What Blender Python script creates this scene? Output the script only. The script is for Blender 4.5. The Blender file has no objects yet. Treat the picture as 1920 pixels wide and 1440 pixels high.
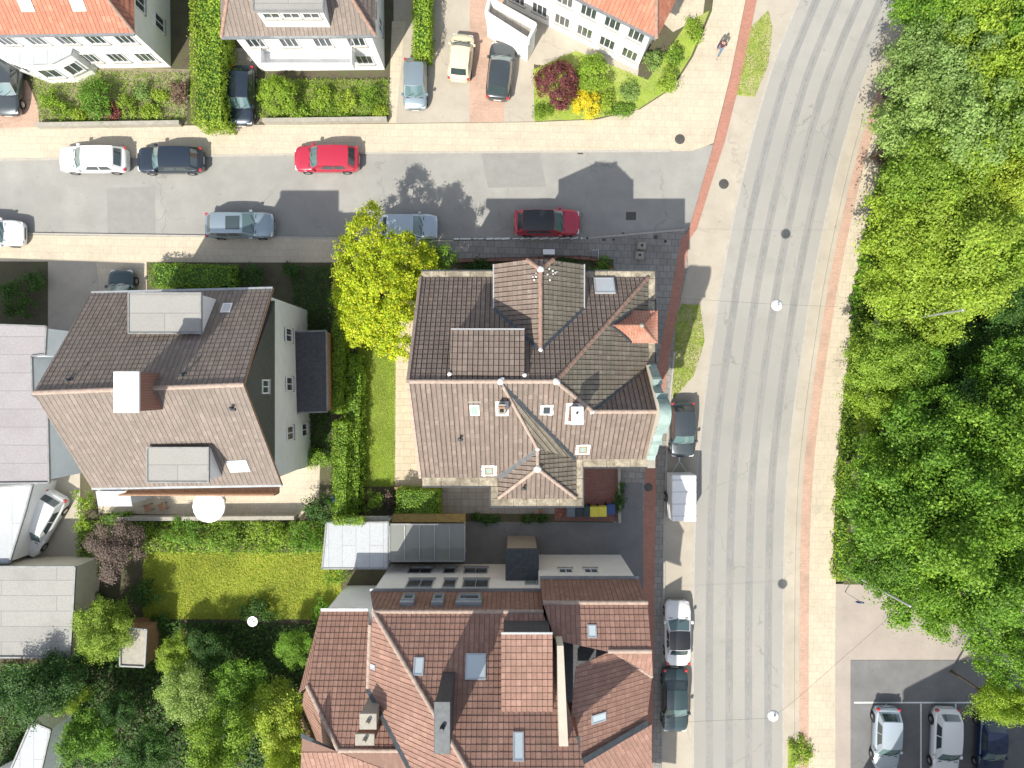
import bpy, bmesh, math, random
import numpy as np
from mathutils import Vector, Matrix
from mathutils.geometry import tessellate_polygon
R = math.radians
random.seed(7)
scene = bpy.context.scene
COL = scene.collection

# ---------------------------------------------------------------- camera, light, exposure
CAM_H, FOC = 50.0, 1350.0          # metres above the street; focal length in photo pixels (1920 wide)
cam_d = bpy.data.cameras.new("camera"); cam = bpy.data.objects.new("camera", cam_d); COL.objects.link(cam)
cam.location = (0, 0, CAM_H); cam.rotation_euler = (0, 0, 0)
cam_d.sensor_fit = 'HORIZONTAL'; cam_d.sensor_width = 36; cam_d.lens = FOC / 1920 * 36
cam_d.clip_start = 0.5; cam_d.clip_end = 2000
scene.camera = cam
SUN_EL, SUN_AZ = 48.0, 210.0
w = bpy.data.worlds.new("World"); scene.world = w; w.use_nodes = True
nt = w.node_tree; bg = nt.nodes["Background"]
sky = nt.nodes.new("ShaderNodeTexSky"); sky.sky_type = 'NISHITA'; sky.sun_disc = False
sky.sun_elevation = R(SUN_EL); sky.sun_rotation = R(SUN_AZ); sky.air_density = 1.0; sky.dust_density = 1.5
hs = nt.nodes.new('ShaderNodeHueSaturation'); hs.inputs['Saturation'].default_value = 0.5
nt.links.new(sky.outputs[0], hs.inputs['Color']); nt.links.new(hs.outputs[0], bg.inputs[0]); bg.inputs[1].default_value = 0.148
sun_d = bpy.data.lights.new("sun", 'SUN'); sun_d.energy = 4.6; sun_d.angle = R(0.55); sun_d.color = (1.0, 0.93, 0.81)
sun = bpy.data.objects.new("sun", sun_d); COL.objects.link(sun)
sdir = Vector((0.5 * math.cos(R(SUN_EL)), 0.866 * math.cos(R(SUN_EL)), -math.sin(R(SUN_EL))))
sun.rotation_euler = sdir.to_track_quat('-Z', 'Y').to_euler(); sun.location = (-30, -50, 70)
vs = scene.view_settings; vs.view_transform = 'Standard'; vs.look = 'None'; vs.gamma = 1; vs.exposure = 0.60
scene.render.engine = 'CYCLES'
scene.cycles.max_bounces = 8; scene.cycles.transparent_max_bounces = 8

# ---------------------------------------------------------------- helpers
def W(px, py, z=0.0):
    d = CAM_H - z
    return Vector(((px - 960) * d / FOC, (720 - py) * d / FOC, z))
def WP(px, py, pl):                    # the point of plane z = c + a x + b y seen at that photo pixel
    c, a, b = pl
    u, v = (px - 960) / FOC, (720 - py) / FOC
    d = (CAM_H - c) / (1 + a * u + b * v)
    return Vector((u * d, v * d, CAM_H - d))
def plane3(p, q, r):
    n = (q - p).cross(r - p); a = -n.x / n.z; b = -n.y / n.z
    return (p.z - a * p.x - b * p.y, a, b)
def pz(pl, x, y): return pl[0] + pl[1] * x + pl[2] * y

def tag(o, label=None, cat=None, group=None, kind=None):
    if label: o['label'] = label
    if cat: o['category'] = cat
    if group: o['group'] = group
    if kind: o['kind'] = kind
    return o
def empty(name, loc=(0, 0, 0), rz=0.0, label=None, cat=None, group=None):
    o = bpy.data.objects.new(name, None); COL.objects.link(o); o.location = loc; o.rotation_euler = (0, 0, rz)
    o.empty_display_size = 0.3
    return tag(o, label, cat, group)
def wloc(o):
    v = Vector((0, 0, 0))
    while o: v += Vector(o.location); o = o.parent
    return v

class MB:
    def __init__(s): s.v = []; s.f = []; s.m = []; s.sm = []; s.cuts = []
    def cut(s):
        if s.f and (not s.cuts or s.cuts[-1] != (len(s.v), len(s.f))): s.cuts.append((len(s.v), len(s.f)))
    def face(s, pts, m=0, smooth=False):
        b = len(s.v); s.v += [tuple(p) for p in pts]; s.f.append(tuple(range(b, b + len(pts)))); s.m.append(m); s.sm.append(smooth)
    def grid(s, rows, m=0, smooth=True, closed=False):
        b = len(s.v); n = len(rows[0])
        for r in rows: s.v += [tuple(p) for p in r]
        for i in range(len(rows) - 1):
            for j in range(n if closed else n - 1):
                k = (j + 1) % n
                s.f.append((b + i * n + j, b + i * n + k, b + (i + 1) * n + k, b + (i + 1) * n + j)); s.m.append(m); s.sm.append(smooth)
    def hexa(s, p, m=0):               # 8 points: bottom 4, top 4
        b = len(s.v); s.v += [tuple(q) for q in p]
        for f in ((3, 2, 1, 0), (4, 5, 6, 7), (0, 1, 5, 4), (1, 2, 6, 5), (2, 3, 7, 6), (3, 0, 4, 7)):
            s.f.append(tuple(b + i for i in f)); s.m.append(m); s.sm.append(False)
    def box(s, x0, x1, y0, y1, z0, z1, m=0):
        s.hexa([(x0, y0, z0), (x1, y0, z0), (x1, y1, z0), (x0, y1, z0), (x0, y0, z1), (x1, y0, z1), (x1, y1, z1), (x0, y1, z1)], m)
    def bevbox(s, x0, x1, y0, y1, z0, z1, c=0.03, m=0):   # box with chamfered top and upright edges
        def ring(i, z):
            return [(x0 + i + c, y0 + i, z), (x1 - i - c, y0 + i, z), (x1 - i, y0 + i + c, z), (x1 - i, y1 - i - c, z), (x1 - i - c, y1 - i, z), (x0 + i + c, y1 - i, z), (x0 + i, y1 - i - c, z), (x0 + i, y0 + i + c, z)]
        rows = [ring(0, z0), ring(0, z1 - c), ring(c, z1)]
        s.grid(rows, m, False, True); s.face(rows[-1], m); s.face(rows[0][::-1], m)
    def prism(s, poly, z0, z1, m=0, mtop=None):
        n = len(poly); P = [Vector((p[0], p[1], 0)) for p in poly]
        area = sum(P[i].x * P[(i + 1) % n].y - P[(i + 1) % n].x * P[i].y for i in range(n))
        if area < 0: P.reverse()
        b = len(s.v); s.v += [(p.x, p.y, z0) for p in P] + [(p.x, p.y, z1) for p in P]
        for i in range(n):
            k = (i + 1) % n; s.f.append((b + i, b + k, b + n + k, b + n + i)); s.m.append(m); s.sm.append(False)
        for t in tessellate_polygon([P]):
            q = t if (P[t[1]] - P[t[0]]).cross(P[t[2]] - P[t[0]]).z > 0 else t[::-1]
            s.f.append(tuple(b + n + i for i in q)); s.m.append(m if mtop is None else mtop); s.sm.append(False)
            s.f.append(tuple(b + i for i in q[::-1])); s.m.append(m); s.sm.append(False)
    def tube(s, pts, r, n=8, m=0, cap=True):
        pts = [Vector(p) for p in pts]; rows = []
        for i, p in enumerate(pts):
            d = (pts[min(i + 1, len(pts) - 1)] - pts[max(i - 1, 0)]).normalized()
            a = d.orthogonal().normalized() if i == 0 else (a - d * a.dot(d)).normalized()
            c = d.cross(a); rr = r[i] if isinstance(r, (list, tuple)) else r
            rows.append([p + (a * math.cos(t) + c * math.sin(t)) * rr for t in [2 * math.pi * k / n for k in range(n)]])
        s.grid(rows, m, True, True)
        if cap: s.face(rows[0][::-1], m); s.face(rows[-1], m)
    def bar(s, p, q, wdt, h, up=(0, 0, 1), m=0):
        p = Vector(p); q = Vector(q); d = (q - p).normalized(); sd = d.cross(Vector(up)).normalized() * wdt / 2; u = sd.cross(d).normalized() * h / 2
        s.hexa([p - sd - u, q - sd - u, q + sd - u, p + sd - u, p - sd + u, q - sd + u, q + sd + u, p + sd + u], m)
    def cyl(s, x, y, z0, z1, r0, r1=None, n=16, m=0):
        s.tube([(x, y, z0), (x, y, z1)], [r0, r1 if r1 is not None else r0], n, m)
    def lathe(s, prof, x=0, y=0, n=20, m=0):
        s.grid([[(x + r * math.cos(2 * math.pi * k / n), y + r * math.sin(2 * math.pi * k / n), z) for k in range(n)] for r, z in prof], m, True, True)
    def build(s, name, mats, parent=None, world=True):
        if not isinstance(mats, (list, tuple)): mats = [mats]
        if s.cuts and s.cuts[-1] == (len(s.v), len(s.f)): s.cuts.pop()
        if s.cuts:                      # each run of a repeated part becomes an object of its own
            first = None; cs = [(0, 0)] + s.cuts + [(len(s.v), len(s.f))]
            for (v0, f0), (v1, f1) in zip(cs, cs[1:]):
                t = MB(); t.v = s.v[v0:v1]; t.f = [tuple(i - v0 for i in f) for f in s.f[f0:f1]]; t.m = s.m[f0:f1]; t.sm = s.sm[f0:f1]
                o = t.build(name, mats, parent, world); first = first or o
            return first
        off = wloc(parent) if (parent and world) else Vector((0, 0, 0))
        me = bpy.data.meshes.new(name)
        me.from_pydata([(a - off.x, b - off.y, c - off.z) for a, b, c in s.v], [], s.f)
        for mt in mats: me.materials.append(mt)
        me.polygons.foreach_set('material_index', s.m); me.polygons.foreach_set('use_smooth', s.sm)
        me.update()
        o = bpy.data.objects.new(name, me); COL.objects.link(o)
        if parent: o.parent = parent
        return o
def weld(o, sub=0):
    bm = bmesh.new(); bm.from_mesh(o.data); bmesh.ops.remove_doubles(bm, verts=bm.verts, dist=0.0005)
    bmesh.ops.recalc_face_normals(bm, faces=bm.faces); bm.to_mesh(o.data); bm.free()
    if sub:
        md = o.modifiers.new("s", 'SUBSURF'); md.levels = sub; md.render_levels = sub
    return o
def copy_tree(o, parent=None):
    c = o.copy(); COL.objects.link(c)
    if parent: c.parent = parent
    for ch in list(o.children): copy_tree(ch, c)
    return c

# ---------------------------------------------------------------- materials
def newmat(name):
    m = bpy.data.materials.new(name); m.use_nodes = True
    n = m.node_tree; b = n.nodes["Principled BSDF"]; return m, n, b
def node(n, t, **k):
    x = n.nodes.new(t)
    for a, v in k.items(): setattr(x, a, v)
    return x
def ramp(n, fac, stops):
    r = n.nodes.new("ShaderNodeValToRGB"); e = r.color_ramp.elements
    while len(e) < len(stops): e.new(0.5)
    for i, (p, c) in enumerate(stops): e[i].position = p; e[i].color = (*c, 1)
    n.links.new(fac, r.inputs[0]); return r.outputs[0]
def coords(n, scale=1.0, out='Object'):
    t = n.nodes.new("ShaderNodeTexCoord"); mp = n.nodes.new("ShaderNodeMapping")
    s = scale if isinstance(scale, (tuple, list)) else (scale,) * 3
    mp.inputs['Scale'].default_value = s; n.links.new(t.outputs[out], mp.inputs[0]); return mp.outputs[0]
def noise(n, vec, sc, det=4, rough=0.55):
    t = n.nodes.new("ShaderNodeTexNoise"); t.inputs['Scale'].default_value = sc; t.inputs['Detail'].default_value = det; t.inputs['Roughness'].default_value = rough
    n.links.new(vec, t.inputs['Vector']); return t.outputs['Fac']
def mixc(n, fac, a, b, mode='MIX'):
    x = n.nodes.new("ShaderNodeMix"); x.data_type = 'RGBA'; x.blend_type = mode
    if isinstance(fac, (int, float)): x.inputs[0].default_value = fac
    else: n.links.new(fac, x.inputs[0])
    for i, c in ((6, a), (7, b)):
        if isinstance(c, tuple): x.inputs[i].default_value = (*c[:3], 1)
        else: n.links.new(c, x.inputs[i])
    return x.outputs[2]
def bump(n, b, h, dist=0.01, st=0.6):
    x = n.nodes.new("ShaderNodeBump"); x.inputs['Strength'].default_value = st; x.inputs['Distance'].default_value = dist
    n.links.new(h, x.inputs['Height']); n.links.new(x.outputs[0], b.inputs['Normal'])
def mul(c, k): return tuple(min(1, x * k) for x in c)
def plain(name, col, rough=0.6, metal=0.0, var=0.12, sc=3.0, coat=0.0, spec=None, bmp=0.0):
    m, n, b = newmat(name); v = coords(n)
    f = noise(n, v, sc, 5)
    n.links.new(ramp(n, f, [(0.3, mul(col, 1 - var)), (0.7, mul(col, 1 + var))]), b.inputs['Base Color'])
    b.inputs['Roughness'].default_value = rough; b.inputs['Metallic'].default_value = metal; b.inputs['Coat Weight'].default_value = coat
    if spec is not None: b.inputs['Specular IOR Level'].default_value = spec
    if bmp: bump(n, b, noise(n, v, sc * 8, 3), bmp)
    return m
def mottled(name, cols, sc=1.2, rough=0.9, fine=30, fdist=0.004, big=0.12, bigcol=None, bigamt=0.5, crack=0.0):
    m, n, b = newmat(name); v = coords(n)
    c = ramp(n, noise(n, v, sc, 8, 0.65), [(0.25 + 0.5 * i / max(1, len(cols) - 1), q) for i, q in enumerate(cols)])
    g = ramp(n, noise(n, v, fine, 4, 0.7), [(0.3, (0.8,) * 3), (0.7, (1.15,) * 3)])
    c = mixc(n, 1.0, c, g, 'MULTIPLY')
    if bigcol:
        f = ramp(n, noise(n, v, big, 5, 0.6), [(0.45, (0, 0, 0)), (0.62, (1, 1, 1))])
        c = mixc(n, mixc(n, bigamt, (0, 0, 0), f), c, bigcol)
    if crack:
        nz = n.nodes.new("ShaderNodeTexNoise"); nz.inputs['Scale'].default_value = 1.3; nz.inputs['Detail'].default_value = 5; n.links.new(v, nz.inputs['Vector'])
        ad = n.nodes.new("ShaderNodeMix"); ad.data_type = 'RGBA'; ad.blend_type = 'LINEAR_LIGHT'; ad.inputs[0].default_value = 0.6; n.links.new(v, ad.inputs[6]); n.links.new(nz.outputs['Color'], ad.inputs[7])
        vo = node(n, "ShaderNodeTexVoronoi", feature='DISTANCE_TO_EDGE'); vo.inputs['Scale'].default_value = 0.16; n.links.new(ad.outputs[2], vo.inputs['Vector'])
        line = ramp(n, vo.outputs['Distance'], [(0.0, (1, 1, 1)), (0.008, (0, 0, 0))])
        gate = ramp(n, noise(n, v, .35, 3), [(0.45, (0, 0, 0)), (0.6, (crack,) * 3)])
        c = mixc(n, mixc(n, 1.0, line, gate, 'MULTIPLY'), c, (0.07, 0.07, 0.068))
        sp = ramp(n, noise(n, v, 2.6, 2), [(0.68, (0, 0, 0)), (0.76, (0.35,) * 3)]); c = mixc(n, sp, c, (0.12, 0.118, 0.112))
    n.links.new(c, b.inputs['Base Color']); b.inputs['Roughness'].default_value = rough
    bump(n, b, noise(n, v, fine, 4, 0.7), fdist)
    return m
def slabs(name, c1, c2, mortar, bw=0.5, rh=0.5, off=0.5, ms=0.012, rot=0.0, stain=0.35, staincol=(0.12, 0.11, 0.09), rough=0.85):
    m, n, b = newmat(name); t = n.nodes.new("ShaderNodeTexCoord"); mp = n.nodes.new("ShaderNodeMapping"); mp.inputs['Rotation'].default_value = (0, 0, rot)
    n.links.new(t.outputs['Object'], mp.inputs[0]); v = mp.outputs[0]
    br = n.nodes.new("ShaderNodeTexBrick"); n.links.new(v, br.inputs['Vector'])
    br.offset = off; br.inputs['Scale'].default_value = 1.0; br.inputs['Brick Width'].default_value = bw; br.inputs['Row Height'].default_value = rh
    br.inputs['Mortar Size'].default_value = ms; br.inputs['Mortar Smooth'].default_value = 0.3; br.inputs['Bias'].default_value = 0.0
    br.inputs['Color1'].default_value = (*c1, 1); br.inputs['Color2'].default_value = (*c2, 1); br.inputs['Mortar'].default_value = (*mortar, 1)
    c = mixc(n, 1.0, br.outputs['Color'], ramp(n, noise(n, v, 14, 5, 0.7), [(0.3, (0.82,) * 3), (0.7, (1.12,) * 3)]), 'MULTIPLY')
    f = ramp(n, noise(n, v, 0.55, 7, 0.65), [(0.48, (0, 0, 0)), (0.72, (stain,) * 3)])
    c = mixc(n, f, c, staincol)
    n.links.new(c, b.inputs['Base Color']); b.inputs['Roughness'].default_value = rough
    inv = node(n, "ShaderNodeMath", operation='SUBTRACT'); inv.inputs[0].default_value = 1.0; n.links.new(br.outputs['Fac'], inv.inputs[1])
    bump(n, b, inv.outputs[0], 0.006, 0.7)
    return m
def tilemat(name, c1, c2, stain=(0.10, 0.09, 0.07), amt=0.35, rough=0.75, groove=.18):
    m, n, b = newmat(name); v = coords(n)
    a = node(n, "ShaderNodeAttribute", attribute_name='tile_rand')
    c = ramp(n, a.outputs['Fac'], [(0.0, mul(c1, groove)), (0.1, mul(c1, groove * 1.3)), (0.2, mul(c1, 0.9)), (0.6, c1), (1.0, c2)])
    g = ramp(n, noise(n, v, 9, 6, 0.7), [(0.3, (0.78,) * 3), (0.7, (1.15,) * 3)])
    c = mixc(n, 1.0, c, g, 'MULTIPLY')
    f = ramp(n, noise(n, v, 0.7, 7, 0.7), [(0.42, (0, 0, 0)), (0.72, (amt,) * 3)])
    c = mixc(n, f, c, stain)
    s2 = ramp(n, noise(n, coords(n, (3.2, .45, .3)), 1.0, 5, 0.7), [(0.50, (0, 0, 0)), (0.72, (0.32,) * 3)]); c = mixc(n, s2, c, mul(c1, 1.55))
    n.links.new(c, b.inputs['Base Color']); b.inputs['Roughness'].default_value = rough
    bump(n, b, noise(n, v, 45, 3), 0.003)
    return m
def leafmat(name, c1, c2, c3, trans=0.35, nsc=0.5):
    m, n, b = newmat(name); g = node(n, "ShaderNodeNewGeometry")
    c = ramp(n, g.outputs['Random Per Island'], [(0.0, c1), (0.5, c2), (1.0, c3)])
    v = coords(n); c = mixc(n, 1.0, c, ramp(n, noise(n, v, nsc, 4), [(0.3, (0.75,) * 3), (0.7, (1.2,) * 3)]), 'MULTIPLY')
    oi = n.nodes.new('ShaderNodeObjectInfo'); c = mixc(n, 1.0, c, ramp(n, oi.outputs['Random'], [(0.0, (0.80, 0.84, 0.95)), (0.5, (1, 1, 1)), (1.0, (1.16, 1.06, 1.05))]), 'MULTIPLY')
    n.links.new(c, b.inputs['Base Color']); b.inputs['Roughness'].default_value = 0.55; b.inputs['Specular IOR Level'].default_value = 0.3
    tr = n.nodes.new("ShaderNodeBsdfTranslucent"); n.links.new(mixc(n, 1.0, c, (1.5, 1.6, 0.7), 'MULTIPLY'), tr.inputs[0])
    mx = n.nodes.new("ShaderNodeMixShader"); mx.inputs[0].default_value = trans
    n.links.new(b.outputs[0], mx.inputs[1]); n.links.new(tr.outputs[0], mx.inputs[2]); n.links.new(mx.outputs[0], n.nodes["Material Output"].inputs[0])
    return m
def glassmat(name, col, rough=0.06):
    m, n, b = newmat(name); b.inputs['Base Color'].default_value = (*col, 1); b.inputs['Roughness'].default_value = rough
    b.inputs['Specular IOR Level'].default_value = 0.9; b.inputs['Coat Weight'].default_value = 0.6; b.inputs['Coat Roughness'].default_value = 0.03
    return m
M = {}
M['tile'] = tilemat('brown_tile', (0.188, 0.145, 0.121), (0.232, 0.184, 0.156), (0.10, 0.095, 0.08), 0.4)
M['tile_l'] = tilemat('weathered_tile', (0.195, 0.160, 0.138), (0.235, 0.195, 0.17), (0.12, 0.11, 0.095), 0.45, groove=.5)
M['tile_moss'] = tilemat('mossy_tile', (0.18, 0.155, 0.125), (0.225, 0.20, 0.165), (0.10, 0.105, 0.07), 0.5)
M['edge'] = plain('weathered_zinc', (0.22, 0.23, 0.235), 0.6, 0.2, var=0.2)
M['tile_r'] = tilemat('red_brown_tile', (0.265, 0.150, 0.115), (0.32, 0.19, 0.148), (0.14, 0.09, 0.07), 0.45, groove=.62)
M['tile_o'] = tilemat('orange_tile', (0.38, 0.15, 0.0912), (0.446, 0.199, 0.133), (0.234, 0.102, 0.0701), 0.4, groove=.6)
M['tile_turret'] = tilemat('salmon_tile', (0.38, 0.165, 0.115), (0.44, 0.21, 0.15), (0.5, 0.4, 0.3), 0.4, groove=.6)
M['ridge'] = plain('ridge_clay', (0.27, 0.175, 0.135), 0.8, var=0.25, sc=5)
M['ridge_l'] = plain('ridge_pale', (0.34, 0.265, 0.22), 0.8, var=0.22, sc=5)
M['mortar'] = plain('white_mortar', (0.62, 0.63, 0.63), 0.9, var=0.2, sc=12, bmp=0.01)
M['lead'] = plain('lead_sheet', (0.06, 0.07, 0.08), 0.5, 0.3, var=0.25, sc=4)
M['zinc'] = plain('zinc', (0.35, 0.38, 0.40), 0.4, 0.6, var=0.15)
M['cornice'] = mottled('weathered_cornice', [(0.10, 0.085, 0.06), (0.24, 0.21, 0.16), (0.40, 0.36, 0.28), (0.46, 0.42, 0.33)], 2.6, 0.95, 25, 0.006, .9, (0.13, 0.115, 0.085), 0.6)
M['copper'] = mottled('copper_patina', [(0.158, 0.236, 0.215), (0.244, 0.33, 0.308), (0.316, 0.395, 0.374)], 1.8, 0.7, 18, 0.004)
M['plaster'] = plain('cream_plaster', (0.62, 0.57, 0.47), 0.9, var=0.06, sc=2, bmp=0.003)
M['white'] = plain('white_plaster', (0.78, 0.78, 0.77), 0.9, var=0.04, sc=1.5, bmp=0.003)
M['bluewhite'] = plain('cool_white_plaster', (0.66, 0.70, 0.72), 0.9, var=0.05, sc=1.5)
M['slate'] = plain('slate_cladding', (0.05, 0.055, 0.065), 0.6, var=0.3, sc=6)
M['brick'] = slabs('brick_wall', (0.30, 0.12, 0.08), (0.24, 0.10, 0.07), (0.3, 0.27, 0.24), 0.24, 0.08, 0.5, 0.008)
M['frame'] = plain('white_frame', (0.75, 0.76, 0.77), 0.4, var=0.03)
M['gframe'] = plain('grey_frame', (0.42, 0.45, 0.48), 0.4, 0.3, var=0.05)
M['wood'] = plain('brown_wood', (0.30, 0.17, 0.10), 0.7, var=0.25, sc=6)
M['glass'] = glassmat('window_glass', (0.05, 0.065, 0.075))
M['glass_b'] = glassmat('pale_roof_glass', (0.50, 0.58, 0.62), 0.15)
M['glass_g'] = glassmat('greenish_pane', (0.28, 0.38, 0.34), 0.2)
M['asphalt'] = mottled('asphalt', [(0.236, 0.236, 0.227), (0.283, 0.283, 0.269), (0.326, 0.326, 0.307)], 0.5, 0.92, 60, 0.003, 0.15, (0.208, 0.208, 0.203), 0.4, crack=0.4)
M['asphalt_d'] = mottled('dark_asphalt', [(0.128, 0.131, 0.135), (0.158, 0.161, 0.165), (0.195, 0.199, 0.203)], 0.6, 0.92, 60, 0.003, crack=0.4)
M['asphalt_m'] = mottled('tram_asphalt', [(0.261, 0.261, 0.242), (0.315, 0.309, 0.29), (0.348, 0.343, 0.32)], 0.4, 0.9, 50, 0.003, 0.1, (0.232, 0.232, 0.228), 0.5, crack=0.4)
M['gutter'] = mottled('kerbside_paving', [(0.332, 0.299, 0.249), (0.39, 0.356, 0.299), (0.432, 0.398, 0.34)], 0.6, 0.9, 40, 0.004, 0.2, (0.315, 0.29, 0.249), 0.4, crack=0.25)
M['pave'] = slabs('beige_slabs', (0.50, 0.445, 0.345), (0.465, 0.41, 0.325), (0.38, 0.335, 0.265), 0.5, 0.5, 0.5, 0.010, 0.02, 0.45, (0.30, 0.265, 0.21))
M['pave_g'] = slabs('grey_slabs', (0.272, 0.265, 0.25), (0.219, 0.212, 0.201), (0.0983, 0.0983, 0.0907), 0.5, 0.45, 0.5, 0.014, 0.03, 0.4)
M['terrace'] = slabs('pale_terrace_slabs', (0.504, 0.437, 0.319), (0.454, 0.386, 0.286), (0.302, 0.252, 0.185), 0.75, 0.5, 0.35, 0.012, 0.0, 0.3, (0.294, 0.252, 0.185))
M['patio'] = slabs('grey_patio', (0.288, 0.27, 0.243), (0.243, 0.225, 0.207), (0.126, 0.117, 0.099), 0.5, 0.5, 0.0, 0.012)
M['redpave'] = slabs('red_paving', (0.4, 0.192, 0.144), (0.344, 0.16, 0.12), (0.288, 0.176, 0.136), 0.22, 0.11, 0.5, 0.006, 0.1, 0.25)
M['darkred'] = slabs('dark_red_paving', (0.26, 0.12, 0.10), (0.21, 0.10, 0.085), (0.12, 0.07, 0.06), 0.2, 0.1, 0.5, 0.006)
M['pink'] = slabs('pink_paving', (0.481, 0.331, 0.256), (0.43, 0.29, 0.223), (0.347, 0.256, 0.207), 0.22, 0.11, 0.5, 0.006)
M['kerb'] = mottled('kerb_stone', [(0.32, 0.304, 0.272), (0.416, 0.4, 0.368)], 3, 0.9, 30, 0.004)
M['paint'] = mottled('worn_white_paint', [(0.62, 0.64, 0.64), (0.80, 0.82, 0.82)], 5, 0.8, 50, 0.002)
M['soil'] = mottled('garden_soil', [(0.06, 0.05, 0.035), (0.09, 0.08, 0.05), (0.07, 0.10, 0.03)], 1.5, 1.0, 25, 0.02)
M['turf'] = mottled('turf', [(0.16, 0.25, 0.035), (0.25, 0.34, 0.05), (0.34, 0.40, 0.08)], 1.1, 1.0, 22, 0.02, .5, (0.30, 0.27, 0.14), .35)
M['turf_y'] = mottled('sunny_turf', [(0.202, 0.252, 0.0302), (0.302, 0.323, 0.0403), (0.362, 0.323, 0.0706)], 0.6, 1.0, 22, 0.02)
M['terrain'] = mottled('terrain', [(0.08, 0.10, 0.04), (0.12, 0.13, 0.06)], 0.3, 1.0, 12, 0.02)
M['steel'] = plain('rail_steel', (0.24, 0.225, 0.20), 0.5, 0.15, var=0.3)
M['galv'] = plain('galvanised', (0.55, 0.57, 0.58), 0.4, 0.6, var=0.08)
M['black'] = plain('black_rubber', (0.02, 0.02, 0.022), 0.8, var=0.2)
M['dark'] = plain('dark_metal', (0.04, 0.042, 0.045), 0.5, 0.4, var=0.2)
M['stone'] = mottled('rough_stone', [(0.25, 0.24, 0.21), (0.38, 0.36, 0.31)], 3, 0.95, 25, 0.01)
M['iron'] = plain('cast_iron', (0.10, 0.095, 0.09), 0.6, 0.5, var=0.3, sc=14, bmp=0.01)
M['felt'] = slabs('grey_roof_felt', (0.30, 0.30, 0.285), (0.27, 0.27, 0.26), (0.19, 0.19, 0.185), 6.0, 1.0, 0.4, 0.02, 0.0, 0.55, (0.20, 0.20, 0.185))
M['felt_w'] = slabs('pale_roof_sheet', (0.40, 0.43, 0.46), (0.375, 0.405, 0.435), (0.27, 0.29, 0.31), 8.0, 0.9, 0.3, 0.02, 1.5708, 0.4, (0.28, 0.29, 0.28))
M['felt_m'] = slabs('mauve_roof_sheet', (0.31, 0.295, 0.31), (0.29, 0.275, 0.29), (0.21, 0.20, 0.21), 9.0, 1.1, 0.3, 0.02, 0.0, 0.5, (0.22, 0.21, 0.20))
M['bark'] = plain('bark', (0.10, 0.075, 0.05), 0.95, var=0.3, sc=9, bmp=0.02)
L = {}
L['gold'] = leafmat('golden_leaf', (0.15, 0.27, 0.015), (0.38, 0.49, 0.025), (0.60, 0.60, 0.04), 0.35, 0.7)
L['mid'] = leafmat('mid_green_leaf', (0.0675, 0.162, 0.0162), (0.149, 0.297, 0.0297), (0.243, 0.405, 0.0473))
L['lime'] = leafmat('lime_leaf', (0.132, 0.242, 0.022), (0.242, 0.374, 0.0385), (0.352, 0.473, 0.066))
L['yel'] = leafmat('yellow_green_leaf', (0.19, 0.29, 0.03), (0.28, 0.40, 0.045), (0.40, 0.49, 0.07))
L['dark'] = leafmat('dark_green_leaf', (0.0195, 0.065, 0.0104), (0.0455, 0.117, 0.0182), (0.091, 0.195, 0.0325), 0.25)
L['sil'] = leafmat('silver_green_leaf', (0.16, 0.26, 0.06), (0.24, 0.36, 0.10), (0.33, 0.45, 0.15))
L['red'] = leafmat('plum_leaf', (0.12, 0.03, 0.035), (0.20, 0.06, 0.06), (0.28, 0.10, 0.08), 0.25)
L['brown'] = leafmat('brown_leaf', (0.10, 0.07, 0.05), (0.17, 0.12, 0.09), (0.22, 0.16, 0.12), 0.2)
L['sun'] = leafmat('yellow_leaf', (0.60, 0.48, 0.02), (0.75, 0.62, 0.03), (0.85, 0.72, 0.06), 0.3)
L['hedge'] = leafmat('hedge_leaf', (0.09, 0.18, 0.02), (0.18, 0.32, 0.035), (0.30, 0.44, 0.06), 0.3, 1.2)

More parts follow.
